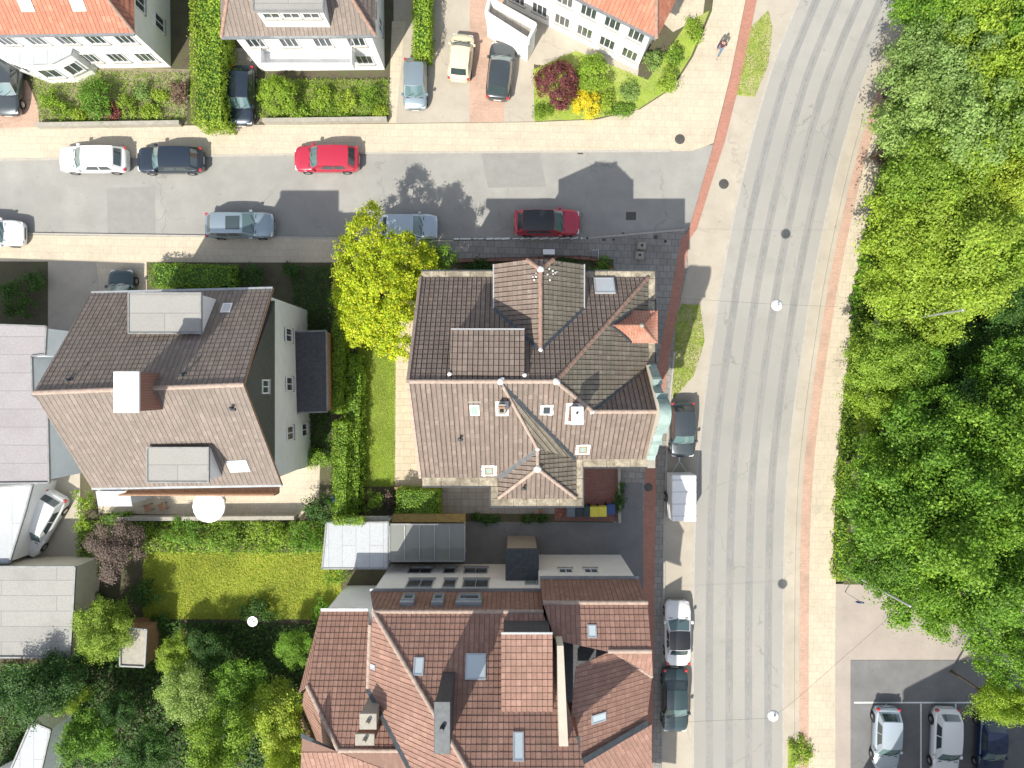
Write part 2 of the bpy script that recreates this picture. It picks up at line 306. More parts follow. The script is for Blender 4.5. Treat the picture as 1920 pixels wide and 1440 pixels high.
# ---------------------------------------------------------------- tiled roofs
def tile_faces(polys, tw=0.27, th=0.335, lip=0.027, detail=True, seed=1):
    """polys: list of convex 3-D polygons -> bmesh of real overlapping tiles (one bmesh for the roof part)"""
    out_v, out_f, out_r = [], [], []
    for pi, poly in enumerate(polys):
        poly = [Vector(p) for p in poly]
        n = Vector((0, 0, 0))
        for i in range(len(poly)): n += poly[i].cross(poly[(i + 1) % len(poly)])
        n.normalize()
        if n.z < 0: poly.reverse(); n = -n
        u = Vector((0, 0, 1)).cross(n)
        u = u.normalized() if u.length > 1e-4 else Vector((1, 0, 0))
        v = n.cross(u)                                  # up the slope
        o = min(poly, key=lambda p: p.dot(v)).copy()
        us = [(p - o).dot(u) for p in poly]; vv = [(p - o).dot(v) for p in poly]
        i0, i1 = math.floor(min(us) / tw) - 1, math.ceil(max(us) / tw) + 1
        j1 = math.ceil(max(vv) / th) + 1
        bm = bmesh.new(); lay = bm.faces.layers.float.new('tile_rand'); rnd = random.Random(seed * 31 + pi)
        if detail: prof = [(0.0, -0.030), (0.010, 0.010), (0.045, 0.010), (0.062, 0.0), (0.15, 0.0), (0.165, 0.006), (0.185, 0.0), (tw - 0.044, 0.0), (tw - 0.036, -0.030), (tw, -0.030)]
        else: prof = [(0.0, -0.014), (0.015, 0.008), (tw * 0.5, 0.0), (tw - 0.028, 0.0), (tw - 0.020, -0.014), (tw, -0.014)]
        for j in range(-1, j1):
            for i in range(i0, i1):
                r = min(1, max(.2, rnd.gauss(0.6, 0.2))); a = i * tw; b = j * th; dz = rnd.uniform(-0.002, 0.003)
                lo = [bm.verts.new(o + u * (a + x) + v * b + n * (h + lip + dz)) for x, h in prof]
                hi = [bm.verts.new(o + u * (a + x) + v * (b + th + 0.01) + n * (h + dz)) for x, h in prof]
                bt = [bm.verts.new(o + u * (a + x) + v * b + n * (h - 0.012)) for x, h in (prof[0], prof[-1])]
                md = [bm.verts.new(o + u * (a + x) + v * (b + th - .036) + n * (h + lip * .07 + dz)) for x, h in prof]; gap_shade = .09 if n.y > -.3 else .19  # course gap with lip shadow painted in, weaker on slopes facing the sun
                for k in range(len(prof) - 1):
                    f = bm.faces.new((lo[k], lo[k + 1], md[k + 1], md[k])); f[lay] = r if k < len(prof) - 3 else 0.0
                    f = bm.faces.new((md[k], md[k + 1], hi[k + 1], hi[k])); f[lay] = gap_shade if (detail and k < len(prof) - 3) else (r if not detail else 0.0)
                f = bm.faces.new((bt[0], bt[1], *lo[::-1])); f[lay] = 0.0
        for i in range(len(poly)):
            p, q = poly[i], poly[(i + 1) % len(poly)]
            e = (q - p)
            if e.length < 1e-3: continue
            no = e.cross(n).normalized()                # points outward
            bmesh.ops.bisect_plane(bm, geom=bm.verts[:] + bm.edges[:] + bm.faces[:], plane_co=p, plane_no=no, clear_outer=True)
        f = bm.faces.new([bm.verts.new(p - n * 0.012) for p in poly]); f[lay] = 0.0
        bm.verts.index_update(); base = len(out_v)
        out_v += [tuple(x.co) for x in bm.verts]
        for f in bm.faces: out_f.append(tuple(base + x.index for x in f.verts)); out_r.append(f[lay])
        bm.free()
    return out_v, out_f, out_r
def tiled(name, polys, mat, parent, **k):
    v, f, r = tile_faces(polys, **k)
    off = wloc(parent)
    me = bpy.data.meshes.new(name); me.from_pydata([(a - off.x, b - off.y, c - off.z) for a, b, c in v], [], f); me.materials.append(mat)
    at = me.attributes.new('tile_rand', 'FLOAT', 'FACE'); at.data.foreach_set('value', r); me.update()
    o = bpy.data.objects.new(name, me); COL.objects.link(o); o.parent = parent
    return o
def slope_under(mb, polys, t=0.18, m=0):     # solid roof boards below the tiles, open to nothing
    for poly in polys:
        P = [Vector(p) - Vector((0, 0, 0.03)) for p in poly]; Q = [p - Vector((0, 0, t)) for p in P]
        n = len(P); mb.face(Q[::-1], m)
        for i in range(n): mb.face([Q[i], Q[(i + 1) % n], P[(i + 1) % n], P[i]], m)
def ridge_caps(mb, p, q, r=0.11, step=0.36, m=0):
    mb.cut()
    p = Vector(p); q = Vector(q); Ld = (q - p).length; k = max(1, round(Ld / step)); d = (q - p) / k
    up = Vector((0, 0, 1)); sd = d.cross(up).normalized(); u = sd.cross(d).normalized()
    for i in range(k):
        a = p + d * i; b = p + d * (i + 1.08); rows = []
        for c, rr in ((a, r * 1.12), (b, r * 0.94)):
            rows.append([c + sd * rr * math.cos(t) + u * (rr * math.sin(t) * 0.75 + 0.01) for t in [math.pi * s / 6 for s in range(7)]])
        mb.grid(rows, m, True); mb.face(rows[0], m)
def strip(mb, p, q, wd, lift=0.065, m=0, th=0.02):
    mb.cut()
    p = Vector(p) + Vector((0, 0, lift)); q = Vector(q) + Vector((0, 0, lift)); mb.bar(p, q, wd, th, m=m)
def blob(mb, c, r, rnd=random, m=0, fl=0.5):
    rows = []
    for i in range(5):
        a = math.pi * i / 4
        rows.append([Vector(c) + Vector((r * math.sin(a) * math.cos(t) * rnd.uniform(.75, 1.2), r * math.sin(a) * math.sin(t) * rnd.uniform(.75, 1.2), r * fl * math.cos(a))) for t in [2 * math.pi * k / 9 for k in range(9)]])
    mb.grid(rows, m, True, True)
def skylight(parent, px, py, pl, w, h, frame='frame', pane='glass_b', patch=False, name='skylight', lift=0.07, spread=1.35):
    c = WP(px, py, pl); n = Vector((-pl[1], -pl[2], 1)).normalized(); u = Vector((0, 0, 1)).cross(n).normalized(); v = n.cross(u)
    def q(a, b, l): return c + u * a + v * b + n * l
    if patch:
        mb = MB(); W2, H2 = w * spread / 2 * 1.25, h * spread / 2 * 1.1
        rn = random.Random(int(px)); N = 28; ring = []
        for k in range(N):
            t = 2 * math.pi * k / N; cx = max(-1, min(1, 1.5 * math.cos(t))); cy = max(-1, min(1, 1.5 * math.sin(t))); j = rn.uniform(0.92, 1.1)
            ring.append(q(cx * W2 * j, cy * H2 * j, 0.045))
        mb.face(ring); mb.build('mortar_patch', M['mortar'], parent)
    mb = MB(); fw = 0.075
    for (a0, a1, b0, b1) in ((-w / 2, w / 2, -h / 2, -h / 2 + fw), (-w / 2, w / 2, h / 2 - fw, h / 2), (-w / 2, -w / 2 + fw, -h / 2 + fw, h / 2 - fw), (w / 2 - fw, w / 2, -h / 2 + fw, h / 2 - fw)):
        mb.hexa([q(a0, b0, 0), q(a1, b0, 0), q(a1, b1, 0), q(a0, b1, 0), q(a0, b0, lift), q(a1, b0, lift), q(a1, b1, lift), q(a0, b1, lift)])
    f = mb.build(name, M[frame], parent)
    mb = MB(); g = lift - 0.02; a, b = w / 2 - fw, h / 2 - fw
    mb.hexa([q(-a, -b, 0), q(a, -b, 0), q(a, b, 0), q(-a, b, 0), q(-a, -b, g), q(a, -b, g), q(a, b, g), q(-a, b, g)])
    mb.build('pane', M[pane], f); return f
def wallwin(parent, p, d, w, h, frame='frame', name='window', glass='glass', bars=1):
    """window on a vertical wall: p centre on wall face, d outward unit normal"""
    p = Vector(p); d = Vector(d).normalized(); u = Vector((0, 0, 1)).cross(d).normalized(); up = Vector((0, 0, 1))
    def q(a, b, l): return p + u * a + up * b + d * l
    mb = MB(); fw = 0.07
    def bx(a0, a1, b0, b1, l0, l1): mb.hexa([q(a0, b0, l0), q(a1, b0, l0), q(a1, b0, l1), q(a0, b0, l1), q(a0, b1, l0), q(a1, b1, l0), q(a1, b1, l1), q(a0, b1, l1)])
    bx(-w / 2, w / 2, -h / 2, -h / 2 + fw, 0.003, .06); bx(-w / 2, w / 2, h / 2 - fw, h / 2, .003, .06)
    bx(-w / 2, -w / 2 + fw, -h / 2 + fw, h / 2 - fw, .003, .06); bx(w / 2 - fw, w / 2, -h / 2 + fw, h / 2 - fw, .003, .06)
    for i in range(bars):
        x = -w / 2 + w * (i + 1) / (bars + 1); bx(x - .025, x + .025, -h / 2 + fw, h / 2 - fw, .003, .05)
    f = mb.build(name, M[frame], parent)
    mb = MB(); bx2 = [q(-w / 2 + fw, -h / 2 + fw, .012), q(w / 2 - fw, -h / 2 + fw, .012), q(w / 2 - fw, h / 2 - fw, .012), q(-w / 2 + fw, h / 2 - fw, .012)]
    mb.hexa([p_ - d * .01 for p_ in bx2] + bx2); mb.build('pane', M[glass], f)
    mb = MB(); a0, a1 = -w / 2 - .05, w / 2 + .05
    mb.hexa([q(a0, -h / 2 - .07, .003), q(a1, -h / 2 - .07, .003), q(a1, -h / 2 - .07, .12), q(a0, -h / 2 - .07, .12), q(a0, -h / 2 - .003, .003), q(a1, -h / 2 - .003, .003), q(a1, -h / 2 - .003, .12), q(a0, -h / 2 - .003, .12)])
    mb.build('sill', M['stone'], f)
    return f
def win_row(parent, p, q, z, n, w, h, d, **k):
    p = Vector((p[0], p[1], z)); q = Vector((q[0], q[1], z))
    for i in range(n): wallwin(parent, p.lerp(q, (i + 0.5) / n), d, w, h, **k)

# ---------------------------------------------------------------- foliage
def leaf_mesh(name, C, N, S, rng, asp=0.62):
    n = len(C); N = N / np.maximum(1e-6, np.linalg.norm(N, axis=1))[:, None]
    t = rng.normal(size=(n, 3)); t -= (t * N).sum(1)[:, None] * N; t /= np.maximum(1e-6, np.linalg.norm(t, axis=1))[:, None]
    b = np.cross(N, t); s = S[:, None]
    V = np.empty((n, 4, 3)); V[:, 0] = C - t * s * .5; V[:, 1] = C + b * s * .5 * asp + N * s * .08 - t * s * .05; V[:, 2] = C + t * s * .5 - N * s * .06; V[:, 3] = C - b * s * .5 * asp + N * s * .08 - t * s * .05
    me = bpy.data.meshes.new(name); me.vertices.add(n * 4); me.vertices.foreach_set('co', V.reshape(-1).astype(np.float32))
    me.loops.add(n * 4); me.loops.foreach_set('vertex_index', np.arange(n * 4, dtype=np.int32))
    me.polygons.add(n); me.polygons.foreach_set('loop_start', np.arange(0, n * 4, 4, dtype=np.int32)); me.polygons.foreach_set('loop_total', np.full(n, 4, dtype=np.int32))
    me.update(calc_edges=True); me.validate(); return me
def sph(rng, n, zmin=-0.35):
    z = rng.uniform(zmin, 1, n); t = rng.uniform(0, 2 * math.pi, n); r = np.sqrt(1 - z * z)
    return np.stack([r * np.cos(t), r * np.sin(t), z], 1)
def crown_pts(rng, lobes, ncl, nlf, cr, zmin=-0.3, up=0.5):
    Cs, Ns = [], []
    for (c, r) in lobes:
        c = np.array(c, float); r = np.array(r if hasattr(r, '__len__') else (r, r, r), float)
        k = max(4, int(ncl * (r[0] * r[1]))); d = sph(rng, k, zmin)
        cc = c + d * r * rng.uniform(0.72, 1.06, (k, 1))
        sz = rng.uniform(0.6, 1.3, (k, 1, 1)) * cr
        off = rng.normal(size=(k, nlf, 3)) * np.array([1, 1, .55]) * sz
        P = cc[:, None, :] + off
        Nn = d[:, None, :] * 0.45 + np.array([0, 0, up]) + rng.normal(size=(k, nlf, 3)) * 0.42 + off / (sz + 1e-6) * 0.18
        Cs.append(P.reshape(-1, 3)); Ns.append(Nn.reshape(-1, 3))
    return np.concatenate(Cs), np.concatenate(Ns)
def addmesh(name, me, mat, parent=None):
    me.materials.clear(); me.materials.append(mat); o = bpy.data.objects.new(name, me); COL.objects.link(o)
    if parent: o.parent = parent
    return o
def auto_lobes(rng, rx, ry, h, n, base=0.45):
    """uneven dome of lobes, crown centre at origin in plan, z from 0 (ground) to h"""
    lobes = [((0, 0, h * 0.55), (rx * .55, ry * .55, h * .28))]
    for i in range(n):
        a = 2 * math.pi * (i + rng.uniform(-.35, .35)) / n; q = rng.uniform(0.5, 0.85); rr = rng.uniform(0.17, 0.31)
        lobes.append(((rx * q * math.cos(a), ry * q * math.sin(a), h * rng.uniform(base, 0.78)), (rx * rr, ry * rr, h * rng.uniform(.14, .22))))
    for i in range(max(3, (2 * n) // 3)):
        a = 2.4 * i + rng.uniform(-.4, .4); q = rng.uniform(0.12, 0.55); rr = rng.uniform(0.15, 0.26)
        lobes.append(((rx * q * math.cos(a), ry * q * math.sin(a), h * rng.uniform(.74, .93)), (rx * rr, ry * rr, h * rng.uniform(.08, .14))))
    return lobes
def trunk_mesh(parent, h, r, lobes, rng):
    mb = MB(); top = h * 0.62
    mb.tube([(0, 0, -.05), (r * .3, 0, top * .35), (-r * .2, r * .3, top * .7), (0, 0, top)], [r * 1.25, r, r * .8, r * .45], 8)
    for (c, _) in lobes[1:9]:
        mb.tube([(0, 0, top * .55), (c[0] * .4, c[1] * .4, top * .8), (c[0] * .9, c[1] * .9, c[2])], [r * .45, r * .3, r * .1], 6)
    return mb.build('trunk', M['bark'], parent, world=False)
def tree(px, py, zc, rx, ry, h, leaf, label, cat='tree', group=None, seed=1, n=9, ncl=9, nlf=46, cr=0.36, ls=0.24, name='tree', lobes=None, trunk=0.16, up=0.5):
    rng = np.random.default_rng(seed); p = W(px, py, zc)
    root = empty(name, (p.x, p.y, GZ), 0, label, cat, group)
    lb = lobes or auto_lobes(rng, rx, ry, h, n)
    trunk_mesh(root, h, trunk, lb, rng)
    C, N = crown_pts(rng, lb, ncl, nlf, cr, up=up)
    keep = C[:, 2] > 0.1; C, N = C[keep], N[keep]
    S = rng.uniform(.6, 1.3, len(C)) * ls
    addmesh('crown', leaf_mesh('crown', C, N, S, rng), L[leaf] if isinstance(leaf, str) else leaf, root)
    return root
def shrub(px, py, rx, ry, h, leaf, label, cat='shrub', group=None, seed=1, name='shrub', ls=0.11, dens=26, nlf=30, cr=0.13, round_=False, core=True, z0=None):
    """rx, ry in metres"""
    rng = np.random.default_rng(seed); p = W(px, py, h * .6)
    root = empty(name, (p.x, p.y, GZ if z0 is None else z0), 0, label, cat, group)
    if round_: lb = [((0, 0, h * .5), (rx, ry, h * .5))]
    else:
        lb = [((0, 0, h * .45), (rx * .7, ry * .7, h * .42))]
        for i in range(7):
            a = rng.uniform(0, 6.28); q = rng.uniform(.45, .75)
            lb.append(((rx * q * math.cos(a), ry * q * math.sin(a), h * rng.uniform(.3, .7)), (rx * .36, ry * .36, h * .26)))
    C, N = crown_pts(rng, lb, dens, nlf * (3 if round_ else 1), cr, zmin=-.1)
    k = C[:, 2] > 0.02; C, N = C[k], N[k]
    S = rng.uniform(.6, 1.3, len(C)) * ls
    lf = addmesh('foliage', leaf_mesh('foliage', C, N, S, rng), L[leaf], root)
    mb = MB()
    for i in range(6):
        a = 6.28 * i / 6; mb.tube([(0, 0, -.02), (rx * .3 * math.cos(a), ry * .3 * math.sin(a), h * .4), (rx * .55 * math.cos(a), ry * .55 * math.sin(a), h * .75)], [.03, .02, .008], 5)
    mb.build('stem', M['bark'], root, world=False)
    return root
def hedge(pts, wd, h, leaf, label, seed=1, name='hedge', dens=260, ls=0.1, group=None, bulge=0.12, cat='hedge', z0=None):
    """pts: list of world (x, y); a clipped hedge of width wd and height h along them"""
    rng = np.random.default_rng(seed); P = [np.array(p[:2], float) for p in pts]
    root = empty(name, (P[0][0], P[0][1], GZ if z0 is None else z0), 0, label, cat, group); o = P[0]
    Cs, Ns = [], []; mb = MB()
    wds = wd if isinstance(wd, (list, tuple)) else [wd] * len(P)
    for i in range(len(P) - 1):
        a, b = P[i] - o, P[i + 1] - o; d = b - a; ln = np.linalg.norm(d); d = d / ln; s = np.array([d[1], -d[0]])
        w0 = (wds[i] + wds[i + 1]) / 2
        n = int(dens * ln * (w0 + 2 * h)); t = rng.uniform(-.02, 1.02, n); sec = rng.uniform(-(w0 / 2 + h), w0 / 2 + h, n)
        wl = wds[i] + (wds[i + 1] - wds[i]) * t
        top = np.abs(sec) < w0 / 2
        x = np.where(top, sec / w0 * wl, np.sign(sec) * wl / 2); z = np.where(top, h, h - (np.abs(sec) - w0 / 2))
        lump = bulge * (np.sin(t * ln * 3.1 + seed) * np.cos(sec * 4.3 + seed * 2) + rng.normal(size=n) * .5)
        nx = np.where(top, 0, np.sign(sec)); nz = np.where(top, 1.0, .25)
        pos = a + d * (t * ln)[:, None] + s * (x + nx * lump)[:, None]
        for en, cp, sg in ((i == 0, a, -1), (i == len(P) - 2, b, 1)):
            if en:
                wq = wds[i] if sg < 0 else wds[i + 1]; k = int(dens * wq * h); xx = rng.uniform(-wq / 2, wq / 2, k); zz_ = rng.uniform(0.05, h, k)
                Cs.append(np.column_stack([cp + d * (sg * (.05 + .06 * rng.normal(size=k)))[:, None] + s * xx[:, None], zz_])); Ns.append(np.column_stack([np.tile(d * sg, (k, 1)), np.full(k, .3)]) + rng.normal(size=(k, 3)) * .5)
        Cs.append(np.column_stack([pos, z + np.where(top, lump, 0)]))
        nn = np.column_stack([s[0] * nx, s[1] * nx, nz]) + rng.normal(size=(n, 3)) * .5; Ns.append(nn)
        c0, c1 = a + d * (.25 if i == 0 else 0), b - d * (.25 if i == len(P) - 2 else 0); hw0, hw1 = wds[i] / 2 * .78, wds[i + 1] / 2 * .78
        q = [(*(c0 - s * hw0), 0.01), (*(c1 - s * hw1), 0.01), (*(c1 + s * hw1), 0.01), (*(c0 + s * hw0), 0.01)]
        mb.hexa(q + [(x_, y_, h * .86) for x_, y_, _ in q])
    C = np.concatenate(Cs); N = np.concatenate(Ns); k = C[:, 2] > 0.02; C, N = C[k], N[k]
    addmesh('foliage', leaf_mesh('foliage', C, N, rng.uniform(.6, 1.35, len(C)) * ls, rng), L[leaf], root)
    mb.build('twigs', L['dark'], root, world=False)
    return root
GZ = 0.10      # level of the raised plots above the carriageways

# ---------------------------------------------------------------- cars
def carpaint(name, col, metal=0.3):
    m, n, b = newmat(name); b.inputs['Base Color'].default_value = (*col, 1); b.inputs['Roughness'].default_value = 0.32
    b.inputs['Metallic'].default_value = metal; b.inputs['Coat Weight'].default_value = 1.0; b.inputs['Coat Roughness'].default_value = 0.05
    return m
M['cglass'] = glassmat('car_glass', (0.035, 0.055, 0.06), 0.05)
M['cglass_t'] = glassmat('tinted_windscreen', (0.10, 0.17, 0.18), 0.08)
M['lamp'] = glassmat('headlamp_glass', (0.7, 0.73, 0.75), 0.1)
M['tail'] = glassmat('tail_lamp', (0.45, 0.02, 0.02), 0.15)
M['rim'] = plain('alloy', (0.55, 0.56, 0.58), 0.3, 0.8, var=0.03)
M['plate'] = plain('number_plate', (0.75, 0.75, 0.72), 0.5, var=0.02)
M['trimb'] = plain('black_trim', (0.025, 0.025, 0.028), 0.5, var=0.1)
CARS = {  # L, W, H, bonnet end, windscreen top, roof end, rear glass foot (fractions from the front)
 'hatch': (4.0, 1.74, 1.48, .24, .40, .84, .955),
 'small': (3.45, 1.62, 1.50, .20, .37, .84, .96),
 'wagon': (4.65, 1.80, 1.48, .25, .40, .87, .965),
 'sedan': (4.60, 1.80, 1.42, .26, .42, .72, .85),
 'suv': (4.35, 1.82, 1.64, .24, .38, .86, .965)}
def car(px, py, heading, kind, paint, label, roofcol=None, Ls=1.0, sunroof=False, rails=False, group='cars parked in the streets and driveways', z0=0.0, name='parked_car'):
    Lc, Wc, H, fa, fb, fc, fd = CARS[kind]; Lc *= Ls; hw = Wc / 2
    p = W(px, py, .9); root = empty(name, (p.x, p.y, z0), 0, label, 'car', group)
    X = lambda t: Lc * (0.5 - t)                       # t=0 front -> +x
    belt = 0.92 if kind != 'suv' else 1.05; hood = belt - 0.10; wr = .32 if kind != 'suv' else .36
    wf, wb = .185, .80
    # lower body
    st = [0.0, .012, .04, .08] + [wf + k * .0225 for k in range(-4, 5)] + [.30, .36, .45, .55, .64] + [wb + k * .0225 for k in range(-4, 5)] + [.93, .97, .99, 1.0]
    rows = []
    for t in st:
        e = min(t, 1 - t); wf_ = hw * (1 - 0.30 * math.exp(-e / .03) - .05 * math.exp(-e / .12))
        if t < fa: zt = hood - 0.19 * math.exp(-t / .045) + (belt - hood) * (t / fa) ** 1.5
        elif t > fd: zt = belt + .02 - 0.30 * ((t - fd) / (1 - fd + 1e-6)) ** 2 * (.5 if kind != 'sedan' else .35)
        elif kind == 'sedan' and t > fc: zt = belt + .02
        else: zt = belt
        zb = 0.24 + .10 * math.exp(-e / .02)
        for wx in (wf, wb):
            dx = abs(t - wx) * Lc
            if dx < wr + .05: zb = max(zb, .33 + math.sqrt(max(0, (wr + .05) ** 2 - dx * dx)) - .02)
        zb = min(zb, zt - .12)
        sec = [(.80 * wf_, zb), (.97 * wf_, zb + .03), (wf_, zb + (zt - zb) * .45), (.985 * wf_, zt - .12 if zt - .12 > zb + .05 else zb + .06), (.93 * wf_, zt - .02), (.80 * wf_, zt + .015), (.4 * wf_, zt + .045), (0, zt + .05)]
        full = [(-y, z) for y, z in sec] + [(y, z) for y, z in sec[-2::-1]]
        rows.append([(X(t), y, z) for y, z in full])
    mb = MB(); mb.grid(rows, 0, True); mb.face(rows[0], 0, True); mb.face(rows[-1][::-1], 0, True)
    mb.face([r[0] for r in rows] + [r[-1] for r in rows][::-1], 0)
    # greenhouse shell
    zb = belt + .0; wt = hw * .76; wbl = hw * .90; zr = H
    def cx(t, y, k): return X(t) - k * (abs(y) / hw) ** 2        # glass bows forward / back
    NY = 8
    def line(t, wd, z, k, dome=0): return [(cx(t, y, k), y, z + dome * (1 - (y / wd) ** 2)) for y in [wd * (2 * i / NY - 1) for i in range(NY + 1)]]
    front0, front1 = line(fa, wbl, zb + .0, .16, .03), line(fb, wt, zr - .05, .08, .045)
    roofr = [line(fb + (fc - fb) * s, wt * (1 + .03 * math.sin(math.pi * s)), zr - .05 + .035 * math.sin(math.pi * s), .08 * (1 - s) - .06 * s, .05) for s in (0, .2, .4, .6, .8, 1)]
    rear0 = line(fd, wbl * .93, zb + .01, -.08, .03)
    mb.grid([roofr[-1], rear0], 0, True); mb.grid([front0, front1], 0, True)
    for i in (0, NY):
        top = [r[i] for r in roofr]; lo = []
        sg = -1 if i == 0 else 1
        for s in (0, .2, .4, .6, .8, 1):
            t = fa + (fd - fa) * s; lo.append((X(t) - (.16 * (1 - s) - .08 * s) * .8, sg * wbl * (1 + .02 * math.sin(math.pi * s)) * (.93 + .07 * min(1, (1 - s) * 4)), zb))
        mb.grid([lo, top], 0, True)
        if i == 0: sideL = (lo, top)
        else: sideR = (lo, top)
    body = mb.build('body', paint, root, world=False)
    mb = MB(); mb.grid([[(x, y, z + .004) for x, y, z in r] for r in roofr], 0, True)
    if rails:
        for i in (0, NY):
            mb.tube([(r[i][0], r[i][1] * .97, r[i][2] + .05) for r in roofr], .02, 6)
    rf = mb.build('roof', roofcol or paint, root, world=False)
    if sunroof:
        mb = MB(); x0, x1 = X(fb + .04), X(fb + .24); a = wt * .66
        mb.grid([[(x, y, zr + .004 + .03 + .045 * (1 - (y / wt) ** 2) - .03) for y in (-a, -a / 2, 0, a / 2, a)] for x in (x1, x0)], 0, True); mb.build('sunroof', M['cglass'], rf, world=False)
    # glass
    def patch(A, B, s0, s1, u0, u1, lift, nm, mt):
        def at(s, u):
            k = u * (len(A) - 1); i = min(int(k), len(A) - 2); f = k - i
            a = Vector(A[i]).lerp(Vector(A[i + 1]), f); b = Vector(B[i]).lerp(Vector(B[i + 1]), f); return a.lerp(b, s)
        c = at(.5, .5); nn = (at(.9, .5) - c).cross(at(.5, .9) - c).normalized()
        ref = c - Vector((0, 0, 0.7))
        if nn.dot(ref) < 0: nn = -nn
        g = MB(); g.grid([[at(s0 + (s1 - s0) * i / 3, u0 + (u1 - u0) * j / 8) + nn * lift for j in range(9)] for i in range(4)], 0, True)
        g.build(nm, mt, root, world=False)
    patch(front0, front1, .06, .95, .05, .95, .010, 'windscreen', M['cglass_t'])
    patch(roofr[-1], rear0, .08, .80, .10, .90, .010, 'rear_window', M['cglass'])
    for lo, top in (sideL, sideR):
        patch(lo, top, .12, .88, .20, .50, .008, 'side_window', M['cglass']); patch(lo, top, .12, .88, .53, .80, .008, 'side_window', M['cglass'])
    # wheels, lamps, mirrors, plates
    for t in (wf, wb):
        for s in (-1, 1):
            g = MB(); yc = s * (hw - .11); q = [(wr * .62, .10), (wr * .93, .10), (wr, .06), (wr, -.06), (wr * .93, -.10), (wr * .5, -.10)]
            g.grid([[(X(t) + r * math.cos(a), yc + o, .33 + r * math.sin(a) - (.33 - wr)) for a in [6.2832 * k / 20 for k in range(20)]] for r, o in q], 0, True, True)
            wh = g.build('wheel', M['black'], root, world=False)
            g = MB(); r0 = wr * .62; zc = wr
            ring = [[(X(t) + r * math.cos(a), yc + s * (.085 - (.03 if r < .05 else 0)), zc + r * math.sin(a)) for a in [6.2832 * k / 20 for k in range(20)]] for r in (r0, r0 * .85, .04, .001)]
            g.grid(ring, 0, False, True); g.build('rim', M['rim'], wh, world=False)
    for s in (-1, 1):
        g = MB(); zt = hood - .13
        g.grid([[(X(.018 + .05 * i / 3) + .02, s * hw * (.50 + .33 * j / 3) , zt + .045 * i / 3 + .035 - .04 * (j / 3) ** 2) for j in range(4)] for i in range(4)], 0, True)
        g.hexa([(X(.03), s * hw * .55, zt - .10), (X(.012), s * hw * .55, zt - .10), (X(.03), s * hw * .86, zt - .10), (X(.05), s * hw * .86, zt - .10), (X(.035), s * hw * .55, zt + .05), (X(.014), s * hw * .55, zt + .03), (X(.032), s * hw * .87, zt + .02), (X(.055), s * hw * .87, zt + .04)])
        g.build('headlight', M['lamp'], root, world=False)
        g = MB(); g.bevbox(X(.992), X(.955), s * hw * .80 - .10, s * hw * .80 + .10, belt - .22, belt + .0, .02); g.build('tail_light', M['tail'], root, world=False)
        g = MB(); g.bevbox(X(fa + .085), X(fa + .035), s * (hw + .03) - .09, s * (hw + .03) + .07, belt - .02, belt + .12, .03); g.build('mirror', paint, root, world=False)
    for t, zz in ((-.001, .45), (1.001, .55)):
        g = MB(); x = X(t); g.box(min(x, x + .012 * (1 if t < .5 else -1)), max(x, x + .012 * (1 if t < .5 else -1)), -.26, .26, zz - .055, zz + .055); g.build('number_plate', M['plate'], root, world=False)
    g = MB()      # wiper, bonnet seam, grille
    for k in (0, 1): g.bar(Vector(front0[1 + 3 * k]) + Vector((.03, 0, .03)), Vector(front0[4 + 3 * k]).lerp(Vector(front1[4 + 3 * k]), .35) + Vector((.02, 0, .03)), .02, .015)
    g.bar((X(fa * .97), -hw * .72, belt + .03), (X(fa * .97), hw * .72, belt + .03), .05, .012)
    for s in (-1, 1): g.bar((X(.05), s * hw * .70, hood - .04), (X(fa * .96), s * hw * .78, belt + .012), .014, .012)
    g.box(X(.008), X(-.004), -hw * .45, hw * .45, .50, hood - .24)
    g.build('trim', M['trimb'], root, world=False)
    root.rotation_euler = (0, 0, R(heading))
    return root

# ================================================================ the ground
def sheet(name, poly, z, mat, base=None, z0=None, world_pts=False):
    pts = [Vector((x, y, 0)) for x, y in poly] if world_pts else [Vector((W(x, y, z).x, W(x, y, z).y, 0)) for x, y in poly]
    mb = MB()
    mb.prism([(p.x, p.y) for p in pts], z0 if z0 is not None else z - 0.12, z)
    return tag(mb.build(name, M[mat]), kind='structure')
sheet('terrain', [(-400, -400), (400, -400), (400, 400), (-400, 400)], -0.05, 'terrain', world_pts=True, z0=-0.3)
CL = [(-420, 1795), (-300, 1730), (-150, 1657), (-60, 1617), (0, 1590), (70, 1560), (150, 1529), (210, 1511), (270, 1494), (340, 1477), (430, 1457), (530, 1438), (620, 1424), (710, 1411), (800, 1400), (900, 1391), (1030, 1386), (1200, 1384), (1440, 1384), (1700, 1384), (1900, 1384)]
def centre():                        # main road centre line, smooth, in world metres
    P = [Vector((W(x, y).x, W(x, y).y, 0)) for y, x in CL]; out = []
    for i in range(len(P) - 1):
        p0, p1, p2, p3 = P[max(i - 1, 0)], P[i], P[i + 1], P[min(i + 2, len(P) - 1)]
        for k in range(4):
            t = k / 4; out.append(0.5 * ((2 * p1) + (p2 - p0) * t + (2 * p0 - 5 * p1 + 4 * p2 - p3) * t * t + (3 * p1 - p0 - 3 * p2 + p3) * t ** 3))
    out.append(P[-1]); return out
CEN = centre()
def offs(d):                         # d metres to the right (east) of the centre line
    o = []
    for i, p in enumerate(CEN):
        t = (CEN[min(i + 1, len(CEN) - 1)] - CEN[max(i - 1, 0)]).normalized(); o.append(p + Vector((-t.y, t.x, 0)) * d)
    return o
